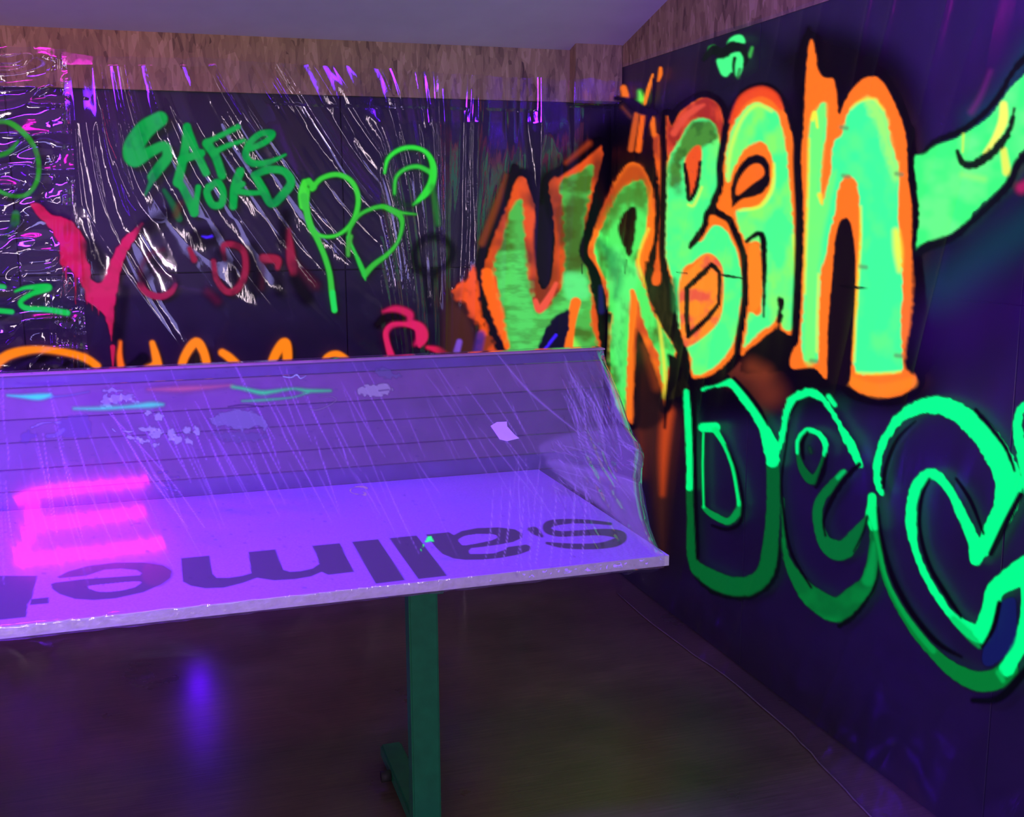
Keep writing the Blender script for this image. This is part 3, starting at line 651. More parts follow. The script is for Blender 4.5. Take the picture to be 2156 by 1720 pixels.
cv.line(c5([(1112, 1620), (1200, 1560), (1290, 1450), (1345, 1340), (1360, 1210)]), [11, 11, 9, 8, 5], (2, 6, 6), 5, rough=1)
cv.line(c5([(1285, 930), (1260, 1030), (1200, 1150)]), [4, 6, 4], BK, 5)
cv.part('painted_letter', 'large green outline letter C')
cv.line(c6([(200, 740), (228, 900), (258, 1050), (330, 1200), (420, 1330), (520, 1440), (620, 1520), (730, 1565), (820, 1550), (880, 1500)]), [15, 13, 12, 15, 20, 24, 34, 44, 46, 42], (0, 118, 42), 5, rough=1)  # underside of the C in darker green, shadow painted in
cv.line(c6([(200, 760), (228, 900), (262, 1040), (335, 1190), (425, 1320), (500, 1410)]), [10, 8, 8, 10, 13, 12], (0, 165, 66), 7, alpha=0.8)
cv.line(c6([(192, 640), (195, 720), (208, 790)]), [19, 18, 12], (0, 245, 115), 5)
cv.line(c6([(242, 620), (215, 540), (225, 430), (270, 320), (330, 240), (420, 190), (520, 175), (620, 210), (710, 280), (790, 370), (850, 480), (880, 580), (855, 700), (800, 800), (760, 880), (720, 950)]), [12, 16, 17, 19, 22, 30, 38, 42, 48, 54, 56, 56, 50, 40, 34, 20], BG, 4, rough=2)
cv.line(c6([(715, 950), (700, 850), (640, 720), (580, 600), (500, 520), (430, 560), (395, 650), (388, 780), (410, 900), (460, 1030), (530, 1150), (600, 1240), (690, 1310), (750, 1340)]), [28, 26, 22, 20, 24, 26, 24, 24, 16, 16, 17, 18, 34, 30], BG, 5, rough=1.2)
cv.line(c6([(600, 1250), (690, 1340), (730, 1390)]), [14, 20, 10], (0, 190, 80), 8, alpha=0.7)
cv.line(c6([(740, 1310), (785, 1200), (810, 1110), (870, 1060), (960, 1010), (1040, 980)]), [34, 36, 40, 46, 60, 70], BG, 5, rough=1)
cv.line(c6([(990, 1050), (985, 1200), (950, 1350), (870, 1500)]), [44, 40, 34, 32], BG, 5, rough=1)
cv.line(c6([(830, 1520), (850, 1560)]), [14, 10], (0, 190, 80), 8, alpha=0.7)
cv.cur = 0
cv.poly(c6([(835, 1170), (905, 1140), (920, 1200), (915, 1350), (870, 1430), (790, 1490), (745, 1470), (752, 1390), (800, 1300)]), (16, 26, 88), 7, alpha=0.9)
cv.line(c6([(832, 1170), (800, 1300), (745, 1392)]), [11, 11, 7], BK, 5)
cv.line(c6([(480, 548), (440, 640), (432, 800), (480, 980), (560, 1120), (640, 1240)]), [8, 10, 9, 10, 11, 8], BK, 6)
cv.line(c6([(248, 590), (262, 480), (320, 345), (410, 255)]), [8, 9, 9, 4], BK, 5); cv.line(c6([(615, 545), (690, 660), (752, 820)]), [7, 10, 6], BK, 5)
cv.line(c6([(712, 200), (800, 300), (870, 400), (908, 505)]), [10, 11, 9, 6], BK, 5, rough=1); cv.line(c6([(938, 625), (870, 760), (790, 920)]), [13, 15, 12], BK, 5)
cv.line(c6([(220, 690), (240, 850), (300, 1050), (400, 1230), (520, 1370), (640, 1440)]), [6, 10, 12, 12, 12, 6], BK, 8)
cv.line(c6([(700, 1660), (830, 1650), (940, 1540), (1000, 1460)]), [12, 16, 18, 12], (2, 4, 6), 8)
cv.part('painted_letter', 'green letter cut by the right edge')
cv.line(c6([(1040, 160), (940, 200), (925, 300), (950, 420), (990, 600)]), [30, 20, 22, 26, 30], BG, 5, rough=2)
cv.cur = 0
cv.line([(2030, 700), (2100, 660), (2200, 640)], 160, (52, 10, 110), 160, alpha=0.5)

# --- back wall words
SG = (0, 158, 62)
cv.part('painted_word', 'dark green words reading SAFE WORD')
gm = ((0, 130, 62), 30, 30, 0.35, 2)
cv.line(ca([(1010, 750), (910, 820), (840, 930), (850, 1000), (940, 960), (1035, 920), (1055, 985), (1010, 1050), (960, 1115)]), [34, 42, 44, 38, 26, 22, 24, 25, 22], SG, 8, mot=gm)
cv.line(ca([(970, 1110), (915, 1230)]), [16, 6], (0, 120, 60), 7)
cv.line(ca([(1178, 800), (1165, 950), (1120, 1150)]), [18, 20, 22], SG, 7, mot=gm); cv.line(ca([(1180, 800), (1235, 950), (1300, 1090)]), [16, 18, 18], SG, 7, mot=gm); cv.line(ca([(1140, 1010), (1270, 965)]), 18, SG, 6)
cv.line(ca([(1305, 905), (1360, 990), (1400, 1105)]), [22, 20, 20], SG, 7, mot=gm); cv.line(ca([(1310, 895), (1400, 850), (1500, 800)]), [14, 13, 14], SG, 7); cv.line(ca([(1345, 965), (1430, 920), (1540, 885)]), [14, 13, 10], SG, 7)
cv.line(ca([(1585, 935), (1680, 890), (1718, 840), (1640, 845), (1570, 910), (1550, 985), (1600, 1030), (1700, 1020), (1800, 975)]), [15, 15, 15, 15, 16, 17, 17, 13, 7], SG, 6, mot=gm)
cv.line(ca([(1120, 1140), (1160, 1200), (1225, 1340)]), [18, 18, 20], SG, 6, mot=gm); cv.line(ca([(1225, 1340), (1240, 1250), (1250, 1180)]), [18, 14, 14], SG, 6)
cv.line(ca([(1035, 1200), (1090, 1290), (1130, 1380)]), [11, 15, 16], (10, 110, 60), 9, alpha=0.8)
cv.line(ca([(1310, 1190), (1370, 1150), (1405, 1210), (1395, 1285), (1340, 1290), (1305, 1220), (1315, 1180)]), 17, SG, 6, mot=gm)
cv.line(ca([(1515, 1080), (1480, 1180), (1470, 1300)]), [20, 20, 18], SG, 6, mot=gm); cv.line(ca([(1530, 1160), (1490, 1195), (1560, 1215), (1640, 1215)]), [14, 16, 14, 11], SG, 6)
cv.line(ca([(1600, 1105), (1690, 1070), (1790, 1080), (1835, 1150), (1780, 1230), (1712, 1285), (1660, 1200), (1610, 1110)]), [16, 18, 18, 20, 20, 18, 20, 18], SG, 6, mot=gm)
cv.cur = 0
cv.line([(380, 428), (370, 452)], 16, (90, 40, 26), 14, alpha=0.7)

LG = (52, 200, 48)
cv.part('painted_figure', 'lime green line drawing of two rings and a heart')
cv.line(cb([(170, 1190), (230, 1125), (330, 1100), (420, 1145), (462, 1250), (440, 1370), (380, 1450), (300, 1490), (210, 1480), (160, 1410), (135, 1300), (140, 1200)]), [13, 12, 12, 12, 12, 12, 10, 9, 10, 12, 13, 14], LG, 6)
cv.line(cb([(125, 1150), (108, 1220), (112, 1300)]), [16, 18, 16], (60, 215, 50), 6); cv.line(cb([(150, 1140), (180, 1180)]), 14, LG, 6)
cv.line(cdd([(170, 60), (225, 320), (285, 430), (355, 590), (405, 760), (425, 930), (448, 1090)]), [16, 14, 13, 13, 13, 14, 13], (50, 190, 52), 6)
cv.line(cdd([(430, 930), (448, 1085)]), [12, 12], (30, 215, 84), 6)
cv.line(cdd([(570, 470), (595, 340), (690, 215), (860, 150), (960, 180), (1045, 240), (1060, 330), (1020, 470), (930, 580), (800, 680), (725, 765)]), [8, 8, 9, 11, 14, 13, 10, 9, 11, 13, 14], (48, 180, 46), 6)
cv.line(cdd([(728, 815), (700, 720), (630, 560), (570, 430)]), [4, 12, 8, 8], (40, 190, 56), 6)
cv.line(cdd([(955, 170), (1060, 205), (1190, 220)]), [8, 8, 5], (50, 180, 46), 7); cv.line(cdd([(600, 420), (575, 500), (572, 590)]), [10, 12, 10], (60, 160, 50), 7)
cv.line(cb([(690, 1220), (700, 1120), (760, 1065), (840, 1050), (915, 1085)]), [8, 9, 10, 11, 12], (46, 190, 50), 7)
cv.line(cb([(628, 1090), (650, 1000), (725, 942), (815, 930), (895, 965), (935, 1050), (925, 1150), (880, 1225), (810, 1290)]), [7, 10, 11, 11, 11, 15, 18, 16, 6], (44, 215, 50), 6)
cv.line(cb([(930, 1180), (950, 1300), (965, 1410)]), [12, 16, 14], (40, 130, 44), 14, alpha=0.75)
cv.line(cb([(690, 1240), (760, 1290), (820, 1290)]), 10, (20, 80, 26), 20, alpha=0.6)
cv.cur = 0
cv.part('painted_figure', 'green ring with a curl at the left edge')
cv.line(ca([(-160, 900), (-60, 790), (20, 765), (90, 790), (170, 860), (225, 950), (245, 1050), (230, 1150), (170, 1225), (80, 1235), (-30, 1190), (-130, 1100)]), [10, 12, 12, 13, 13, 12, 12, 11, 11, 10, 10, 10], (40, 150, 36), 5, mot=((40, 110, 30), 20, 20, 0.4, 4))
cv.line(ca([(-40, 990), (40, 965), (85, 930), (112, 890)]), [10, 12, 11, 7], (34, 130, 36), 6)
cv.line(ca([(100, 1350), (95, 1400)]), [18, 20], (28, 105, 32), 8); cv.line(ca([(90, 1400), (30, 1500)]), [14, 12], (14, 60, 26), 12, alpha=0.7)
cv.part('painted_letter', 'thin green zigzag letter at the left edge')
cv.line(ce([(95, 640), (170, 615), (305, 615), (200, 655), (130, 705), (165, 745), (300, 755), (425, 775)]), [6, 10, 17, 12, 12, 13, 13, 14], (16, 190, 72), 5)
cv.line(ce([(-60, 600), (25, 612)]), 12, (16, 180, 72), 5); cv.line(ce([(-60, 755), (75, 768)]), 12, (16, 190, 72), 5)

cv.part('painted_word', 'crimson red word VENOM with running drips')
RD = (196, 24, 86)
cv.poly(ce([(188, 95), (215, 78), (265, 95), (330, 150), (430, 180), (500, 250), (542, 330), (548, 440), (572, 480), (575, 560), (625, 582), (665, 520), (720, 390), (780, 300), (870, 225), (905, 215), (860, 300), (800, 400), (760, 520), (740, 640), (722, 760), (702, 910), (680, 850), (640, 770), (570, 720), (540, 690), (520, 600), (440, 500), (380, 460), (372, 350), (320, 250), (250, 175)]), RD, 5, rough=2, mot=((170, 26, 70), 30, 30, 0.4, 2))
for x, y0, y1, w in ((415, 460, 590, 6), (475, 520, 720, 5), (545, 620, 720, 6), (580, 680, 760, 4), (620, 740, 790, 5), (700, 860, 950, 7), (710, 990, 1110, 12), (395, 440, 520, 5), (690, 840, 880, 8)):
    cv.line(ce([(x, y0), (x + 2, y1)]), [w, w * 0.35], (186, 24, 70), 4)
RD2 = (140, 20, 58)
cv.line(ce([(885, 600), (930, 650), (1010, 672), (1075, 645), (1105, 600)]), [16, 16, 16, 15, 10], (150, 24, 66), 7)
cv.line(ce([(890, 590), (895, 480), (945, 405), (1030, 375)]), [14, 14, 14, 10], (92, 20, 46), 16, alpha=0.8)
cv.line(ce([(920, 560), (1000, 510), (1090, 560), (1100, 600)]), [8, 14, 14, 8], (66, 20, 70), 18, alpha=0.7)
cv.line(ce([(1195, 370), (1225, 440)]), [12, 15], (140, 22, 50), 9)
cv.line(ce([(1345, 450), (1365, 560), (1430, 640), (1500, 620), (1545, 520), (1540, 400), (1490, 350), (1410, 350), (1420, 440)]), [13, 14, 16, 18, 16, 15, 16, 14, 8], (142, 24, 56), 8, mot=((100, 16, 40), 20, 20, 0.45, 2))
cv.line(ce([(1660, 430), (1745, 440), (1750, 490)]), [20, 20, 12], (145, 28, 54), 9)
cv.line(ce([(1820, 250), (1835, 430), (1850, 520)]), [10, 22, 16], (140, 26, 54), 10); cv.line(ce([(1860, 470), (1990, 600)]), [20, 22], (84, 14, 38), 26, alpha=0.8)
cv.line(ce([(1660, 470), (1650, 620)]), [14, 12], (84, 16, 40), 18, alpha=0.7); cv.line(ce([(1310, 640), (1370, 700)]), 20, (96, 12, 50), 24, alpha=0.7)
cv.cur = 0
for P, w in (([(940, 470), (1020, 420), (900, 560)], 20), ([(1380, 400), (1470, 470), (1480, 560)], 18), ([(1740, 540), (1760, 640)], 18), ([(1590, 360), (1620, 520), (1600, 640)], 20), ([(780, 620), (760, 800), (740, 940)], 14), ([(900, 240), (1050, 150)], 26), ([(1800, 150), (1780, 330)], 20), ([(1860, 560), (1930, 680)], 26), ([(1240, 300), (1340, 290)], 36), ([(560, 350), (640, 470)], 30)):
    cv.line(ce(P), w, (9, 3, 10), 22, alpha=0.85)
cv.line(ce([(1275, 292), (1305, 298), (1338, 290)]), [3, 5, 4], (70, 30, 255), 3)

cv.part('painted_figure', 'pink spray loop above the table')
PK = (212, 30, 88)
cv.line(cdd([(1175, 1400), (1240, 1330), (1230, 1250), (1140, 1190), (1120, 1120), (1000, 1080), (890, 1100)]), [8, 24, 22, 16, 20, 18, 8], PK, 12, alpha=0.92)
cv.line(cdd([(1220, 1410), (1240, 1330), (1200, 1240), (1080, 1215), (970, 1225), (915, 1290), (930, 1400), (975, 1540)]), [10, 26, 20, 12, 14, 14, 14, 18], PK, 7)
cv.line(cdd([(1290, 1425), (1380, 1450), (1460, 1510)]), [10, 16, 18], (205, 26, 70), 9)
cv.cur = 0
cv.line(cdd([(835, 1220), (900, 1160), (1000, 1140), (1085, 1160)]), [14, 18, 16, 8], (12, 3, 6), 9)
cv.line(cdd([(1000, 1290), (1060, 1300), (1110, 1400), (1080, 1500)]), 22, (34, 12, 44), 18, alpha=0.8)
cv.line(cdd([(1200, 720), (1170, 580), (1240, 460), (1370, 420), (1490, 490), (1510, 600), (1430, 710), (1290, 760), (1200, 690)]), 17, (3, 3, 8), 16, alpha=0.9)
cv.line(cdd([(1330, 760), (1300, 900), (1310, 1100)]), [24, 18, 8], (4, 3, 8), 20, alpha=0.8)
cv.line(cdd([(1440, 800), (1450, 1000), (1460, 1500)]), [20, 26, 30], (58, 30, 30), 26, alpha=0.7)
cv.part('painted_word', 'orange letters rising behind the table')
O2 = (255, 132, 10)
cv.line(ce([(-120, 1200), (0, 1075), (100, 1025), (250, 1005), (420, 1025), (540, 1060), (612, 1110)]), [22, 23, 22, 17, 17, 18, 18], O2, 9)
cv.line(ce([(760, 960), (755, 1060), (780, 1200)]), [8, 14, 20], (255, 110, 16), 9); cv.line(ce([(960, 965), (985, 1060), (1010, 1200)]), [14, 20, 24], O2, 8); cv.line(ce([(900, 1150), (980, 1110)]), 22, O2, 8)
cv.line(ce([(1130, 1200), (1160, 1060), (1235, 960), (1290, 1040), (1320, 1200)]), [18, 20, 22, 20, 18], O2, 8)
cv.line(ce([(1400, 1025), (1450, 1060), (1540, 1150)]), [18, 20, 20], O2, 9); cv.line(ce([(1690, 1150), (1740, 1030), (1795, 965), (1812, 1050), (1800, 1150)]), [18, 22, 24, 22, 20], O2, 8)
cv.line(ce([(2020, 1130), (2060, 1055), (2130, 1035), (2210, 1090)]), [12, 15, 16, 15], O2, 8)
cv.cur = 0
cv.line(ce([(20, 1150), (180, 1075), (350, 1075), (520, 1130)]), [14, 16, 16, 14], (8, 3, 8), 10)
cv.line(ce([(820, 1130), (870, 1090), (900, 1060)]), 24, (4, 2, 8), 10); cv.line(ce([(1240, 1040), (1240, 1120)]), [12, 16], (30, 18, 8), 8); cv.line(ce([(2100, 1080), (2100, 1120)]), 16, (10, 6, 8), 8)

# ------------------------------------------------------------------ plastic film on the back wall
def ridge(t, seed, sharp=2.0):
    n = vnoise(t, t * 0 + seed * 3.7, seed); return 1 - np.abs(2 * n - 1) ** (1 / sharp)

def film_back(xp0, xp1, ztop_fn, mode, off):
    Xw0 = on(xp0, 400, 1, YB)[0]; Xw1 = on(xp1, 400, 1, YB)[0]
    n = int((Xw1 - Xw0) / 0.0043); m = 340
    X = np.linspace(Xw0, Xw1, n)[None, :] * np.ones((m, 1)); v = np.linspace(0, 1, m)[:, None]
    vv = np.where(v < 0.8, v / 0.8 * 0.62, 0.62 + (v - 0.8) / 0.2 * 0.38)
    zt = ztop_fn(X[0])[None, :]
    Z = zt + (0.02 - zt) * vv
    px, py = project(np.stack([X, X * 0 + YB, Z], -1))
    if mode == 'main':
        sl = np.interp(px, [100, 250, 600, 800, 950, 1300], [0.02, 0.22, 0.55, 0.7, -0.06, 0.02])
        dy = py - 100
        s = px - sl * dy - 5 * np.sin(dy / 150 + px / 90)
        h = 0
        for k, (wl, am, p) in enumerate(((88, .030, 1.6), (46, .018, 1.5), (23, .0065, 1.3))):
            nz = vnoise(s / wl + k * 9.1, dy / (wl * 16) + k * 3, 40 + k)
            h = h + am * (1 - np.abs(2 * nz - 1)) ** p
        gate = np.interp(px, [140, 300, 560, 700, 880, 960, 1230, 1290], [1, 1, .7, .4, .5, 1.0, .9, .3]) * np.interp(py, [100, 140, 260, 460, 760], [.3, .9, 1.0, 0.55, 0.4])
        h = h * gate
        h += .012 * fbm(px / 150, py / 230, 70, 2) + .0005 * fbm(px / 30 + 4, py / 60, 75, 2)
        h *= np.interp(px, [1200, 1290], [1, .35])
    else:
        h = .030 * (1 - np.abs(2 * fbm(px / 160, py / 80, 90, 2) - 1)) + .012 * (1 - np.abs(2 * vnoise(px / 80 + py / 80, py / 34, 93) - 1)) ** 1.5 + .0008 * vnoise(px / 26, py / 18, 95)
        e = np.clip((px - 100) / 60, 0, 1); h += e * .012 * (1 - np.abs(2 * vnoise(px / 12, py / 60, 99) - 1))
    Y = YB - off - h
    # lies against the proud strand board near the top
    Y = np.where(Z > ZO - 0.04, np.minimum(Y, YB - 0.024 - h * 0.6), Y)
    xp_step = xp0_world
    Y = np.where((X > xp_step) & (Z > ZO - 0.02), np.minimum(Y, YB - 0.094), Y)
    return np.stack([X, Y, Z], -1)

xp0_world = xp0 - 0.01
def zt_main(X):
    px = project(np.stack([X, X * 0 + YB, X * 0 + 2.17], -1))[0]
    z = np.interp(px, [150, 200, 400, 600, 900, 1150, 1300], [2.20, 2.185, 2.195, 2.19, 2.175, 2.165, 2.16])
    return z + 0.010 * (vnoise(px / 30, px * 0, 5) - .5) + .006 * (vnoise(px / 9, px * 0, 6) - .5)
def zt_left(X):
    px = project(np.stack([X, X * 0 + YB, X * 0 + 2.2], -1))[0]
    return 2.205 + 0.008 * (vnoise(px / 25, px * 0, 15) - .5)

rb = tag(empty('plastic_sheet', (0.6, YB - 0.02, 0.0)), 'main clear plastic sheet hung in folds over the black back wall', 'plastic sheet', 'clear sheeting on the walls')
rb.location = (0, 0, 0)
painted_grid('film', film_back(152, 1281, zt_main, 'main', 0.014), cv, M_FILMB, rb)
rl = tag(empty('plastic_sheet'), 'crumpled clear plastic sheet at the far left of the back wall', 'plastic sheet', 'clear sheeting on the walls')
painted_grid('film', film_back(-250, 163, zt_left, 'left', 0.045), cv, M_FILML, rl)

# ------------------------------------------------------------------ plastic film on the right wall
def film_right():
    m, n = 560, 520
    invs = np.linspace(1 / 4.47, 1 / 1.5, n); Y = (1 / invs)[None, :] * np.ones((m, 1))
    v = np.linspace(0, 1, m)[:, None]
    zt = 2.222 + .006 * (vnoise(Y[0] * 14, Y[0] * 0, 3) - .5)
    Z = zt[None, :] * (1 - v) + 0.004 * v
    off = np.interp(Y, [1.5, 2.0, 2.29, 2.42, 2.68, 2.9, 3.23, 3.68, 4.1, 4.47], [.17, .155, .137, .123, .085, .066, .063, .095, .09, .03])
    zz = np.clip(1 - Z / 0.5, 0, 1)
    h = off * zz ** 2.2
    s = Y * 9 + (Z - 1.2) * 2.5
    h = h + .007 * (1 - np.abs(2 * vnoise(s, Z * .8, 120) - 1)) ** 2 + .005 * fbm(Y * 5, Z * 3, 124, 3) + .05 * zz * (fbm(Y * 4 + 7, Z * 5, 130, 3) - .5) * np.clip(Z * 10, 0, 1)
    h = h + np.clip(1 - (YB - Y) / 0.2, 0, 1) ** 2 * .03 * (1 - np.abs(2 * vnoise(Y * 30, Z * 1.0, 141) - 1))
    X = XR - 0.016 - np.clip(h, 0, 1)
    return np.stack([X, Y, Z], -1)

rr = tag(empty('plastic_sheet'), 'smooth clear plastic sheet over the right wall carrying the big orange and green letters', 'plastic sheet', 'clear sheeting on the walls')
FR = film_right()
painted_grid('film', FR, cv, M_FILMR, rr)
hem = [tuple(p + np.array([-0.002, 0, 0.0])) for p in FR[-1][20::10]]
link('hem', tube_mesh(hem, 0.0028, 6), simple('milky_film_hem', (0.17, 0.13, 0.14), 0.3, noise=0.3, scale=25), rr)['label'] = 'rolled bottom edge of the sheet along the floor'

# ------------------------------------------------------------------ table
TZ = 0.78; TYF = 2.34; TYB = 3.32; TX0 = -0.95; TX1 = 1.15; TT = 0.026
tb = tag(empty('table', (0.1, 2.8, 0)), 'long table with pale lettered top, slatted back board and green steel legs', 'table'); tb.location = (0, 0, 0)
bc = Canvas(-60, 900, 1460, 1400, 1.0)
k1 = crop(0, 1080, 4.312); k2 = crop(360, 1080, 3.593); k3 = crop(900, 1060, 4.146); k0 = crop(0, 700, 2.529)
LB = (22, 20, 24)
bc.part('printed_letter', 'upside down dark letter t')
bc.poly(k1([(-60, 570), (338, 570), (290, 770), (250, 830), (238, 945), (0, 970), (-100, 960)]), LB, 2, smooth=False); bc.poly(k1([(280, 782), (446, 765), (440, 820), (270, 835)]), LB, 2, smooth=False)
bc.part('printed_letter', 'upside down dark letter e with a painted reddish reflection')
E_out = k1([(462, 645), (500, 632), (760, 600), (1270, 565), (1285, 545), (1240, 518), (1100, 505), (950, 515), (780, 570), (540, 592), (520, 580), (620, 530), (800, 480), (1050, 450), (1300, 448), (1480, 475), (1560, 525), (1545, 590), (1460, 650), (1300, 720), (1050, 775), (850, 790), (680, 780), (540, 735), (475, 690)])
bc.poly(E_out, LB, 2, smooth=False)
bc.poly(k1([(1330, 455), (1480, 478), (1560, 530), (1540, 600), (1440, 660), (1330, 640), (1290, 560)]), (96, 26, 32), 12)  # reddish reflection painted over the right side of the letter
k = bc.cur; bc.cur = 0
bc.poly(k1([(800, 665), (1000, 640), (1265, 620), (1240, 665), (1120, 700), (960, 718), (860, 705)]), (0, 0, 0), 2, smooth=False)
def erase(P, soft=2):
    Q = catmull(P, True, 4); b = bc.box(Q.min(0), Q.max(0), 4); sl, X, Y = b
    ins = np.zeros(X.shape, bool)
    for (ax, ay), (bx, by) in zip(Q, np.roll(Q, -1, 0)):
        if ay != by: ins ^= ((ay > Y) != (by > Y)) & (X < (bx - ax) * (Y - ay) / (by - ay) + ax)
    a = bc.a[sl]; a[ins] = 0; bc.a[sl] = a; r = bc.rgb[sl]; r[ins] = 0; bc.rgb[sl] = r; i = bc.id[sl]; i[ins] = 0; bc.id[sl] = i
erase(k1([(800, 665), (1000, 640), (1265, 620), (1240, 665), (1120, 700), (960, 718), (860, 705)]))
bc.part('printed_letter', 'upside down dark letter m')
bc.poly(k2([(75, 342), (290, 322), (302, 400), (315, 460), (345, 490), (440, 490), (540, 475), (608, 455), (598, 380), (585, 295), (790, 275), (820, 360), (850, 430), (900, 445), (980, 440), (1070, 420), (1122, 385), (1100, 310), (1068, 248), (1278, 228), (1330, 340), (1385, 445), (1190, 468), (1140, 445), (1060, 480), (940, 500), (780, 510), (650, 490), (540, 530), (400, 565), (260, 570), (150, 550), (92, 520), (80, 430)]), LB, 2, smooth=False)
bc.part('printed_letter', 'dark letter l left of the green speck'); bc.poly(k2([(1368, 218), (1568, 198), (1772, 508), (1548, 535)]), LB, 2, smooth=False)
bc.part('printed_letter', 'dark letter l right of its twin'); bc.poly(k2([(1652, 190), (1858, 170), (2090, 475), (1870, 500)]), LB, 2, smooth=False)
bc.part('printed_letter', 'upside down dark letter a')
A = [(-15, 270), (185, 250), (230, 275), (300, 240), (430, 215), (620, 208), (760, 225), (830, 262), (825, 300), (750, 335), (620, 360), (470, 380), (380, 390), (360, 415), (370, 440), (470, 440), (580, 435), (670, 405), (700, 380), (860, 358), (905, 375), (895, 410), (800, 445), (640, 475), (480, 490), (330, 492), (230, 480), (130, 440), (70, 380)]
bc.poly(k3(A), LB, 2, smooth=False)
erase(k3([(272, 315), (330, 282), (450, 265), (570, 268), (610, 290), (570, 318), (450, 345), (320, 365), (285, 345)]))
bc.part('printed_letter', 'upside down dark letter s')
bc.line(k3([(1600, 178), (1430, 160), (1250, 155), (1100, 170), (1045, 200), (1060, 240), (1160, 265), (1330, 258), (1520, 250), (1650, 265), (1700, 295), (1640, 340), (1500, 370), (1320, 375), (1160, 365), (1040, 345)]), [6, 8, 10, 14, 18, 14, 12, 12, 14, 18, 20, 18, 13, 12, 10, 5], LB, 2)
bc.line(k3([(890, 225), (940, 240), (1000, 285)]), [8, 16, 6], LB, 3)
# board top as a fine grid
def board_top():
    n = 720; m = 220
    X = np.linspace(TX0, TX1, n)[None, :] * np.ones((m, 1)); t = np.linspace(0, 1, m)[:, None]
    Y = 1 / (1 / TYB + (1 / TYF - 1 / TYB) * t) * np.ones((1, n))
    return np.stack([X, Y, X * 0 + TZ], -1)
nt = NT('pale_laminate_top'); at = nt.n('Attribute', {'attribute_name': 'paint'}); tc = nt.n('TexCoord').outputs['Object']
no = nt.n('TexNoise', Vector=tc, Scale=160.0, Detail=2.0).outputs[0]
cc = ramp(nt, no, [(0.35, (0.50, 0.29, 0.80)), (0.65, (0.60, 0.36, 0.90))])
mx = nt.n('Mix', {'data_type': 'RGBA'}); nt.t.links.new(at.outputs['Alpha'], mx.inputs[0]); nt.t.links.new(cc, mx.inputs[6]); nt.t.links.new(at.outputs['Color'], mx.inputs[7])
pp = nt.n('BsdfPrincipled', Base_Color=mx.outputs[2], Roughness=0.4); M_TOP = nt.end(pp.outputs[0])
tops = painted_grid('tabletop', board_top(), bc, M_TOP, tb, base_name='tabletop')
top0 = tops[0]
for kk, o in tops.items():
    if kk: o.parent = top0
boxo('board_core', (TX0, TYF + 0.004, TZ - TT), (TX1, TYB, TZ - 0.001), M_EDGE, tb)
boxo('edge_band', (TX0, TYF, TZ - TT), (TX1, TYF + 0.004, TZ + 0.0002), M_EDGE, tb, 0.0008, 1)['label'] = 'pale front edge band'
# steel frame
def green_leg(x):
    y = LY
    boxo('leg', (x - 0.037, y - 0.02, 0.05), (x + 0.037, y + 0.03, TZ - TT - 0.03), M_STEEL, tb, 0.004)
    boxo('foot', (x - 0.032, LY - 0.06, 0.014), (x + 0.032, 3.02, 0.052), M_STEEL, tb, 0.006)
    boxo('bearer', (x - 0.02, TYF + 0.06, TZ - TT - 0.03), (x + 0.02, TYB - 0.05, TZ - TT), M_STEEL, tb, 0.003)
    for yy in (LY, 2.98):
        link('foot_pad', tube_mesh([(x, yy, 0), (x, yy, 0.015)], 0.018, 14), M_RUBBER, tb)
    link('clamp_knob', tube_mesh([(x - 0.033, 2.86, 0.033), (x - 0.06, 2.86, 0.033)], 0.016, 12), M_RUBBER, tb)
LY = 2.56
gx = on(896, 1500, 1, LY - 0.02)[0]
green_leg(gx); green_leg(TX0 + 0.25)
# slatted back board
M_SL = [simple('slat_dark', (0.10, 0.08, 0.16), 0.4, noise=0.25, scale=12), simple('slat_brown', (0.22, 0.15, 0.15), 0.45, noise=0.2, scale=9), simple('slat_grey', (0.155, 0.12, 0.125), 0.45, noise=0.2, scale=9)]
PX1 = on(1268, 760, 1, TYB + 0.02)[0]
zs = [on(700, y, 1, TYB)[2] for y in (762, 786, 848, 892, 945, 987, 1024)]
for i, (a, b) in enumerate(zip(zs[:-1], zs[1:])):
    boxo('slat', (TX0, TYB + 0.002 + 0.004 * (i % 2), b + 0.0015), (PX1, TYB + 0.024, a - 0.0015), M_SL[(0, 1, 2, 2, 2, 0)[i]], tb, 0.002)
boxo('slat', (TX0, TYB + 0.004, TZ - 0.08), (PX1, TYB + 0.024, zs[-1] - .001), M_SL[0], tb, 0.002)
for x in (TX0 + 0.2, gx, TX1 - 0.06):
    boxo('back_bracket', (x - 0.02, TYB + 0.024, TZ - 0.06), (x + 0.02, TYB + 0.034, zs[0] - 0.02), M_STEEL, tb, 0.003)
boxo('cap_strip', (TX0, TYB - 0.004, zs[0]), (PX1, TYB + 0.026, zs[0] + 0.006), simple('raw_wood_edge', (0.5, 0.36, 0.25), 0.6), tb, 0.001)['label'] = 'pale raw wood top strip'

# ------------------------------------------------------------------ film stretched over the table
ZT = zs[0] + 0.010
kf = (ZT - (TZ + 0.006)) / (TYB - 0.01 - TYF)
PN = np.array([0, -kf, 1.0]); PP = np.array([0, TYF, TZ + 0.006])
con = [(1272, 738), (1290, 775), (1308, 820), (1322, 862), (1334, 896), (1352, 922), (1357, 940), (1353, 965), (1352, 1000), (1358, 1040), (1368, 1085), (1385, 1128), (1396, 1160), (1399, 1172)]
cw = np.array([on_plane(x, y, PP, PN) for x, y in con])
fc = Canvas(-60, 700, 1460, 1300, 1.0)
fc.cur = 0
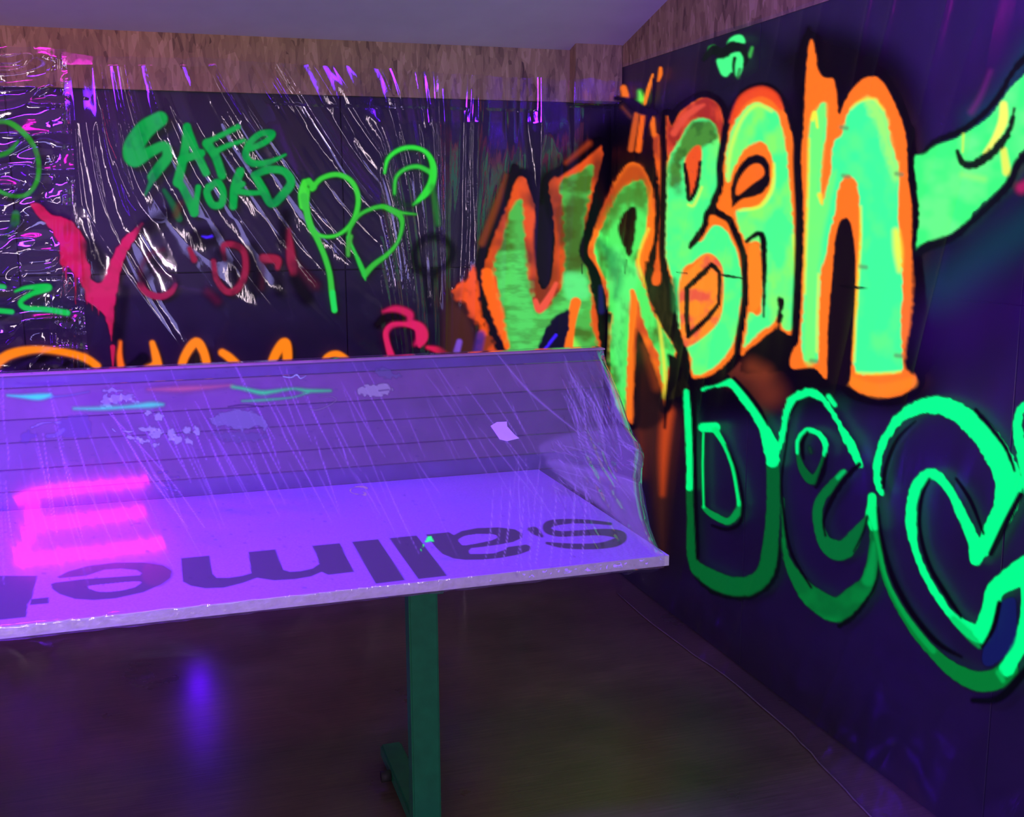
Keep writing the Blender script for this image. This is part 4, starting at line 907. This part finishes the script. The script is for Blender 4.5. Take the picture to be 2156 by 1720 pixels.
# whitish smears of dried paint on the sheet
kd = crop(0, 780, 4.492); kr = crop(700, 700, 2.867); kz = crop(1100, 700, 2.867)
WH = (150, 125, 235)
def smear(P, col=(150, 125, 232), alpha=0.75, rough=5, rs=6, seed=3):
    fc.poly(P, col, 5, alpha=alpha, rough=rough, rs=rs, seed=seed)
fc.part('paint_smear', 'pale dried smear')
for cen, rx, ry in (((1060, 190), 110, 28), ((1000, 300), 50, 70), ((1090, 270), 60, 50), ((1190, 250), 90, 32), ((1260, 290), 60, 20)):
    smear(kd([(cen[0] + rx * math.cos(t) * random.uniform(.7, 1.2), cen[1] + ry * math.sin(t) * random.uniform(.7, 1.2)) for t in np.linspace(0, 6.28, 9)[:-1]]), rough=4, rs=5)
fc.part('paint_smear', 'pale dried smear')
smear(kd([(180, 620), (240, 580), (330, 580), (360, 620), (290, 670), (210, 675)]), (105, 75, 215), .5); fc.line(kd([(300, 540), (400, 500), (560, 490)]), [8, 4, 3], (135, 105, 225), 4, alpha=.8, rough=2)
smear(kd([(560, 480), (640, 440), (760, 415), (840, 430), (845, 620), (700, 640), (600, 640), (540, 600)]), (110, 78, 220), .5, 3); fc.line(kd([(450, 620), (530, 610), (600, 560)]), [10, 10, 8], (120, 90, 220), 4, alpha=.6)
fc.part('paint_smear', 'pale dried smear')
for cen, rx, ry in (((1500, 440), 60, 34), ((1400, 400), 40, 22), ((1400, 550), 110, 28), ((1480, 600), 100, 34), ((1280, 640), 80, 22), ((1360, 670), 70, 18), ((1460, 700), 40, 20), ((1620, 600), 34, 70), ((1680, 650), 50, 40), ((1760, 560), 34, 54), ((1790, 670), 30, 36), ((1860, 570), 28, 50)):
    smear(kd([(cen[0] + rx * math.cos(t) * random.uniform(.7, 1.2), cen[1] + ry * math.sin(t) * random.uniform(.7, 1.2)) for t in np.linspace(0, 6.28, 9)[:-1]]), (160, 138, 232), rough=4, rs=5, seed=random.randrange(99))
fc.line(kd([(1060, 550), (1090, 578)]), 3, WH, 3); fc.line(kd([(1160, 570), (1220, 580), (1260, 572)]), [2, 4, 2], WH, 3)
fc.part('paint_smear', 'broad pale oval smear')
smear(k0([(1120, 460), (1180, 425), (1260, 410), (1350, 425), (1420, 470), (1410, 520), (1370, 500), (1300, 520), (1200, 500), (1130, 490)]), (125, 104, 200), .7, 4)
smear(k0([(1130, 540), (1250, 530), (1380, 535), (1420, 560), (1350, 580), (1200, 575)]), (108, 84, 185), .55, 5)
fc.line(k0([(1215, 395), (1300, 385), (1400, 395)]), [2, 3, 2], (70, 40, 120), 3)
fc.part('paint_smear', 'pale outlined oval smear')
fc.line(k0([(1650, 410), (1690, 412), (1740, 395), (1790, 360), (1760, 340), (1700, 345)]), [3, 3, 3, 3, 2, 2], (140, 110, 190), 3, alpha=.7)
fc.part('paint_smear', 'pale oval thumb smear')
smear(kr([(140, 350), (180, 325), (260, 310), (330, 315), (358, 345), (330, 375), (250, 388), (170, 378)]), (145, 122, 195), .8, 4); fc.line(kr([(280, 352), (340, 345)]), 3, (80, 55, 120), 3)
smear(kr([(250, 240), (300, 215), (370, 240), (410, 265), (320, 270)]), (100, 85, 175), .6, 5)
fc.part('paint_smear', 'thin pale scribble'); fc.line(k0([(1510, 235), (1550, 240), (1580, 225), (1600, 245), (1630, 230)]), [3, 3, 4, 3, 2], (145, 135, 235), 3)
fc.part('paint_smear', 'pinkish flake')
fc.line(kr([(110, 945), (150, 930), (215, 940), (180, 955), (210, 980), (120, 970), (110, 945)]), 3, (175, 120, 175), 3, alpha=.8, rough=1.5)
fc.part('paint_smear', 'pale splotches')
for x, y in ((870, 745), (930, 770), (900, 800), (890, 825), (930, 840), (950, 870)):
    fc.line(k0([(x - 26, y), (x + 18, y + random.uniform(-6, 6))]), [3, 6], (112, 72, 205), 4, alpha=.6, rough=2)
fc.part('paint_splat', 'bright green speck')
fc.poly(kr([(553, 1270), (575, 1228), (600, 1226), (613, 1262), (590, 1262)]), (60, 250, 140), 2, smooth=False); fc.line(kr([(550, 1282), (545, 1295)]), [5, 3], (60, 230, 130), 2); fc.line(kr([(532, 1308), (536, 1316)]), 3, (60, 220, 130), 2)
fc.cur = 0
# soft coloured reflections painted onto the sheet near its fold
fc.part('painted_reflection', 'soft turquoise painted reflection')
fc.line(kd([(70, 235), (200, 245), (360, 250), (470, 235)]), [4, 8, 15, 10], (50, 225, 225), 14, alpha=.9); fc.line(kd([(480, 250), (650, 235), (840, 200)]), [6, 4, 3], (90, 120, 240), 9, alpha=.6)
fc.part('painted_reflection', 'soft pale green painted reflection'); fc.line(kd([(700, 360), (950, 360), (1200, 345), (1420, 325), (1540, 322)]), [6, 9, 9, 14, 7], (70, 215, 200), 15, alpha=.85)
fc.part('painted_reflection', 'soft salmon painted reflection'); fc.line(kd([(1400, 180), (1700, 175), (1950, 160), (2180, 140)]), [5, 14, 10, 5], (205, 95, 150), 20, alpha=.75)
fc.part('painted_reflection', 'long soft green painted reflection'); fc.line(k0([(1240, 290), (1300, 300), (1390, 320), (1450, 315), (1560, 300), (1640, 310), (1760, 310)]), [7, 8, 11, 9, 5, 8, 5], (50, 215, 140), 14, alpha=.85)
fc.line(k0([(1290, 365), (1400, 360), (1560, 345), (1640, 320)]), [6, 8, 5, 5], (60, 190, 140), 9, alpha=.7)
fc.cur = 0
for _ in range(420):
    x = random.uniform(0, 1260); y = random.uniform(770, 1240)
    if x < 700 or random.random() < .4:
        fc.line([(x, y), (x + random.uniform(1, 5), y + random.uniform(-1, 1))], random.uniform(1, 3), (145, 105, 225), 2, alpha=random.uniform(.2, .6))
# creases: thin lines where the stretched sheet turns milky
cr = Canvas(-60, 700, 1460, 1300, 1.0)
def crease(P, w, a): cr.line(P, w, (255, 255, 255), 2.2, alpha=a)
for i in range(105):
    x0 = random.uniform(-20, 1240); y0 = random.uniform(750, 1010); L = random.uniform(60, 260)
    ang = math.radians(np.interp(x0, [0, 250, 700, 1000, 1250], [84, 62, 66, 56, 74]) + random.uniform(-6, 6))
    if x0 > 950 and y0 > 930: ang = math.radians(random.uniform(84, 102))
    x1 = x0 + L * math.cos(ang); y1 = y0 + L * math.sin(ang)
    crease([(x0, y0), ((x0 + x1) / 2 + random.uniform(-3, 3), (y0 + y1) / 2), (x1, y1)], [.8, 2.4, .8], random.uniform(.12, .4))
for i in range(10):
    x = 1030 + i * 22 + random.uniform(-5, 5); crease([(x + 6, 1020 + random.uniform(-10, 20)), (x, 1120), (x - 14 + i, 1190)], [.6, 2.4, .6], random.uniform(.3, .7))
for P, w, a in (([(1044, 742), (1120, 830), (1235, 925)], [2, 5, 2], .35), ([(235, 868), (300, 980), (395, 1110)], [1, 3, 1], .5), ([(325, 1000), (352, 1030)], 2, .5), ([(230, 870), (350, 1000), (430, 1110)], 1.5, .5), ([(0, 1000), (8, 1230)], 2, .2)):
    crease(P, w, a)
for i in range(70):                                   # crumpled gather at the right end
    x0 = random.uniform(1160, 1350); y0 = random.uniform(925, 1030); ang = random.uniform(.2, 1.2); L = random.uniform(15, 70)
    crease([(x0, y0), (x0 + L * .5 * math.cos(ang) + random.uniform(-4, 4), y0 + L * .5 * math.sin(ang)), (x0 + L * math.cos(ang), y0 + L * math.sin(ang))], [.6, 2.0, .6], random.uniform(.2, .6))
for i in range(46):
    x0 = random.uniform(1180, 1275); y0 = random.uniform(745, 860); crease([(x0, y0), (x0 + random.uniform(14, 30), y0 + 45), (x0 + random.uniform(30, 60), y0 + random.uniform(80, 130))], [.6, 1.8, .6], random.uniform(.2, .6))
for i in range(16): crease([(1278 + i * 2, 745 + i * 6), (1290 + i * 2, 860), (1320 + i, 900)], [1, 2, 1], .4)
cr.poly([(1136, 951), (1160, 925), (1240, 905), (1310, 898), (1345, 915), (1357, 940), (1352, 1000), (1362, 1060), (1330, 1045), (1270, 1010), (1200, 990)], (255, 255, 255), 16, alpha=.22)
cr.poly([(1150, 975), (1240, 985), (1330, 1010), (1362, 1060), (1385, 1125), (1400, 1172), (1392, 1180), (1300, 1095)], (255, 255, 255), 14, alpha=.38)
cr.line([(1345, 960), (1350, 1010), (1365, 1080), (1395, 1165)], [12, 12, 8, 8], (255, 255, 255), 6, alpha=.35)
cr.line([(1285, 770), (1310, 840), (1330, 900)], [8, 12, 10], (255, 255, 255), 6, alpha=.25)
cr.line([(1160, 985), (1220, 1030), (1280, 1075), (1330, 1140)], [4, 5, 4, 2], (0, 0, 0), 4, alpha=.0)

def film_table():
    m, n = 230, 560
    t = np.linspace(0, 1, m)                        # 0 back top .. 1 front edge
    Yv = TYB - 0.01 + (TYF - TYB + 0.01) * t
    Zv = TZ + 0.006 + kf * (Yv - TYF)
    o = np.argsort(cw[:, 1]); Xr = np.interp(Yv, cw[o, 1], cw[o, 0])
    u = np.linspace(0, 1, n)
    X = TX0 + 0.02 + (Xr[:, None] - TX0 - 0.02) * u[None, :]
    Y = Yv[:, None] * np.ones((1, n)); Z = Zv[:, None] * np.ones((1, n))
    P = np.stack([X, Y, Z], -1); px, py = project(P)
    g = np.clip((px - 1120) / 180, 0, 1)
    ed = np.clip(np.minimum(t, 1 - t) / 0.06, 0, 1)[:, None]
    h = np.clip((1 - u) / .08, .15, 1)[None, :] * g * ed * (.006 * (fbm(px / 26, py / 26, 200, 3) - .5) + .0035 * (np.abs(2 * vnoise((px - .5 * py) / 13, py / 70, 205) - 1) - .5))
    h += ed * .00009 * (vnoise((px - .55 * py) / 14, py / 140, 207) - .5)
    gather = np.exp(-((px - 1200 - (py - 960) * 2) / 90) ** 2) * 0
    dip = -0.02 * ed * g * np.exp(-((py - 965) / 45) ** 2) * (1 - np.clip((px - 1300) / 50, 0, 1))
    P[..., 2] += h + dip
    roll = np.clip((u - 0.985) / 0.015, 0, 1)[None, :]          # rim turns down
    P[..., 2] -= 0.03 * roll ** 2 * ed
    # add rows that fold over the front edge and behind the back board
    front = [P[-1] + np.array([0, -0.003, -d]) for d in (0.002, 0.010, 0.020, 0.034)]
    front.append(front[-1] + np.array([0, 0.03, -0.003])); front.append(front[-1] + np.array([0, 0.05, 0.001]))
    back = [P[0] + np.array([0, 0.045, 0.001]), P[0] + np.array([0, 0.072, -0.05]), P[0] + np.array([0, 0.078, -0.18])][::-1]
    for f_ in front: f_[:, 2] += 0.003 * (vnoise(f_[:, 0] * 30, f_[:, 0] * 0, 9) - .5); f_[:, 1] -= 0.003 * vnoise(f_[:, 0] * 60, f_[:, 0] * 0 + f_[0, 2] * 90, 19)
    return np.concatenate([np.array(back), P, np.array(front)], 0)

def crease_extra(P, px, py, rgba):
    _, a = cr.sample(px, py)
    # milky crease: pale colour with partial cover and no glow (stored as negative-free grey, see material)
    HZ.append(a.copy()); return rgba
HZ = []
# separate milky attribute in the table film material
def table_film_mat():
    m = M_FILMT; t = m.node_tree; a = t.nodes.new('ShaderNodeAttribute'); a.attribute_name = 'milky'
    for nd in t.nodes:
        if nd.type == 'MIX_SHADER' and not nd.inputs[0].is_linked:
            ad = t.nodes.new('ShaderNodeMath'); ad.operation = 'ADD'; ad.use_clamp = True; ad.inputs[1].default_value = nd.inputs[0].default_value
            t.links.new(a.outputs['Fac'], ad.inputs[0]); t.links.new(ad.outputs[0], nd.inputs[0])
table_film_mat()
rt = tag(empty('plastic_cover'), 'clear plastic stretched tight over the table from its back board to its front edge', 'plastic sheet')
GP = film_table(); MD = painted_grid('film', GP, fc, M_FILMT, rt)
for o in MD.values():
    me = o.data; co = np.empty(len(me.vertices) * 3, np.float32); me.vertices.foreach_get('co', co); co = co.reshape(-1, 3)
    px, py = project(co.astype(float)); _, a = cr.sample(px, py)
    at_ = me.attributes.new('milky', 'FLOAT', 'POINT'); at_.data.foreach_set('value', (a * 0.8).astype(np.float32))

# gathered loose end hanging at the right of the cover
def hang_end():
    n, m = 60, 40; V = []
    for j in range(m):
        t = j / (m - 1); i_ = t * (len(cw) - 1); a = int(min(i_, len(cw) - 2)); f_ = i_ - a; p = cw[a] * (1 - f_) + cw[a + 1] * f_
        for i in range(n):
            s = i / (n - 1)
            d = 0.16 * math.sin(math.pi * min(t * 1.05, 1)) + 0.02
            q = p + np.array([-0.03 * s - 0.05 * s * s, 0.03 * s, -0.028 - d * s])
            q[0] += .014 * (vnoise(np.array(s * 6), np.array(t * 18), 300) - .5); q[1] += .02 * (vnoise(np.array(s * 5), np.array(t * 14), 301) - .5)
            V.append(q)
    P = np.array(V).reshape(m, n, 3); idx = np.arange(m * n).reshape(m, n)
    Q = np.stack([idx[:-1, :-1], idx[1:, :-1], idx[1:, 1:], idx[:-1, 1:]], -1).reshape(-1, 4)
    me = raw_mesh('loose_end', P.reshape(-1, 3), Q, np.zeros((m * n, 4)))
    return link('loose_end', me, M_FILMR, rt)
hang_end()

# paper label lying on the cover
lp = [(1033, 897), (1046, 889), (1067, 888), (1068, 898), (1084, 916), (1093, 923), (1068, 929), (1052, 925)]
lw = [on_plane(x, y, PP + np.array([0, 0, 0.002]), PN) for x, y in lp]
bm = bmesh.new(); A_ = [bm.verts.new(p) for p in lw]; B_ = [bm.verts.new(p + np.array([0, -kf, 1.0]) * 0.0008) for p in lw]
bm.faces.new(A_[::-1]); bm.faces.new(B_)
for i in range(len(A_)): bm.faces.new([A_[i], A_[(i + 1) % len(A_)], B_[(i + 1) % len(A_)], B_[i]])
bmesh.ops.recalc_face_normals(bm, faces=bm.faces)
me = bpy.data.meshes.new('paper_scrap'); bm.to_mesh(me); bm.free()
tag(link('paper_scrap', me, M_PAPER), 'small torn white paper scrap stuck on the plastic over the table', 'paper')

# ------------------------------------------------------------------ pink tube letter on the ceiling (seen mirrored in the cover)
NP = PN / np.linalg.norm(PN)
def mirror_hit(x, y):
    p = on_plane(x, y, PP, PN); d = p - CAM; d /= np.linalg.norm(d); r = d - 2 * (d @ NP) * NP
    # ceiling: z = 2.28 + .25 (YB - y)
    t = (2.28 + .25 * (YB - p[1]) - 0.05 - p[2]) / (r[2] + .25 * r[1]); return p + r * t
ne = tag(empty('neon_sign'), 'glowing pink tube letter E under the sloped ceiling above the table', 'light')
for seg in ([(30, 1056), (78, 1036), (190, 1024), (308, 1014)], [(72, 1040), (62, 1110), (40, 1190)], [(62, 1106), (180, 1092), (305, 1076)], [(44, 1180), (190, 1164), (345, 1143)]):
    pts = [mirror_hit(*p) for p in seg]
    link('tube', tube_mesh(pts, 0.024, 12), M_PINK, ne)
print('E at', mirror_hit(60, 1100), mirror_hit(300, 1020))

# ------------------------------------------------------------------ blacklight tubes seen as blue glints
def tube_lamp(loc, ax, L, label):
    r = tag(empty('blacklight'), label, 'light', 'ultraviolet tube lamps')
    a = np.array(loc, float); d = np.zeros(3); d[ax] = L / 2
    link('tube', tube_mesh([a - d, a + d], 0.028, 14), M_BLUE, r)
    for s in (-1, 1): link('end_cap', tube_mesh([a + s * d, a + s * (d + d / np.linalg.norm(d) * 0.03)], 0.03, 14), M_WHITEF, r)
    return r
def wall_tube(px, z0, z1, label):
    X = on(px, 1000, 1, YB - 0.11)[0]; r = tube_lamp((X, YB - 0.11, (z0 + z1) / 2), 2, z1 - z0, label)
    boxo('bracket', (X - 0.02, YB - 0.085, z0 - 0.03), (X + 0.02, YB - 0.001, z1 + 0.03), M_WHITEF, r, 0.003)
wall_tube(395, 0.22, 0.42, 'short upright ultraviolet tube low on the wall behind the table')
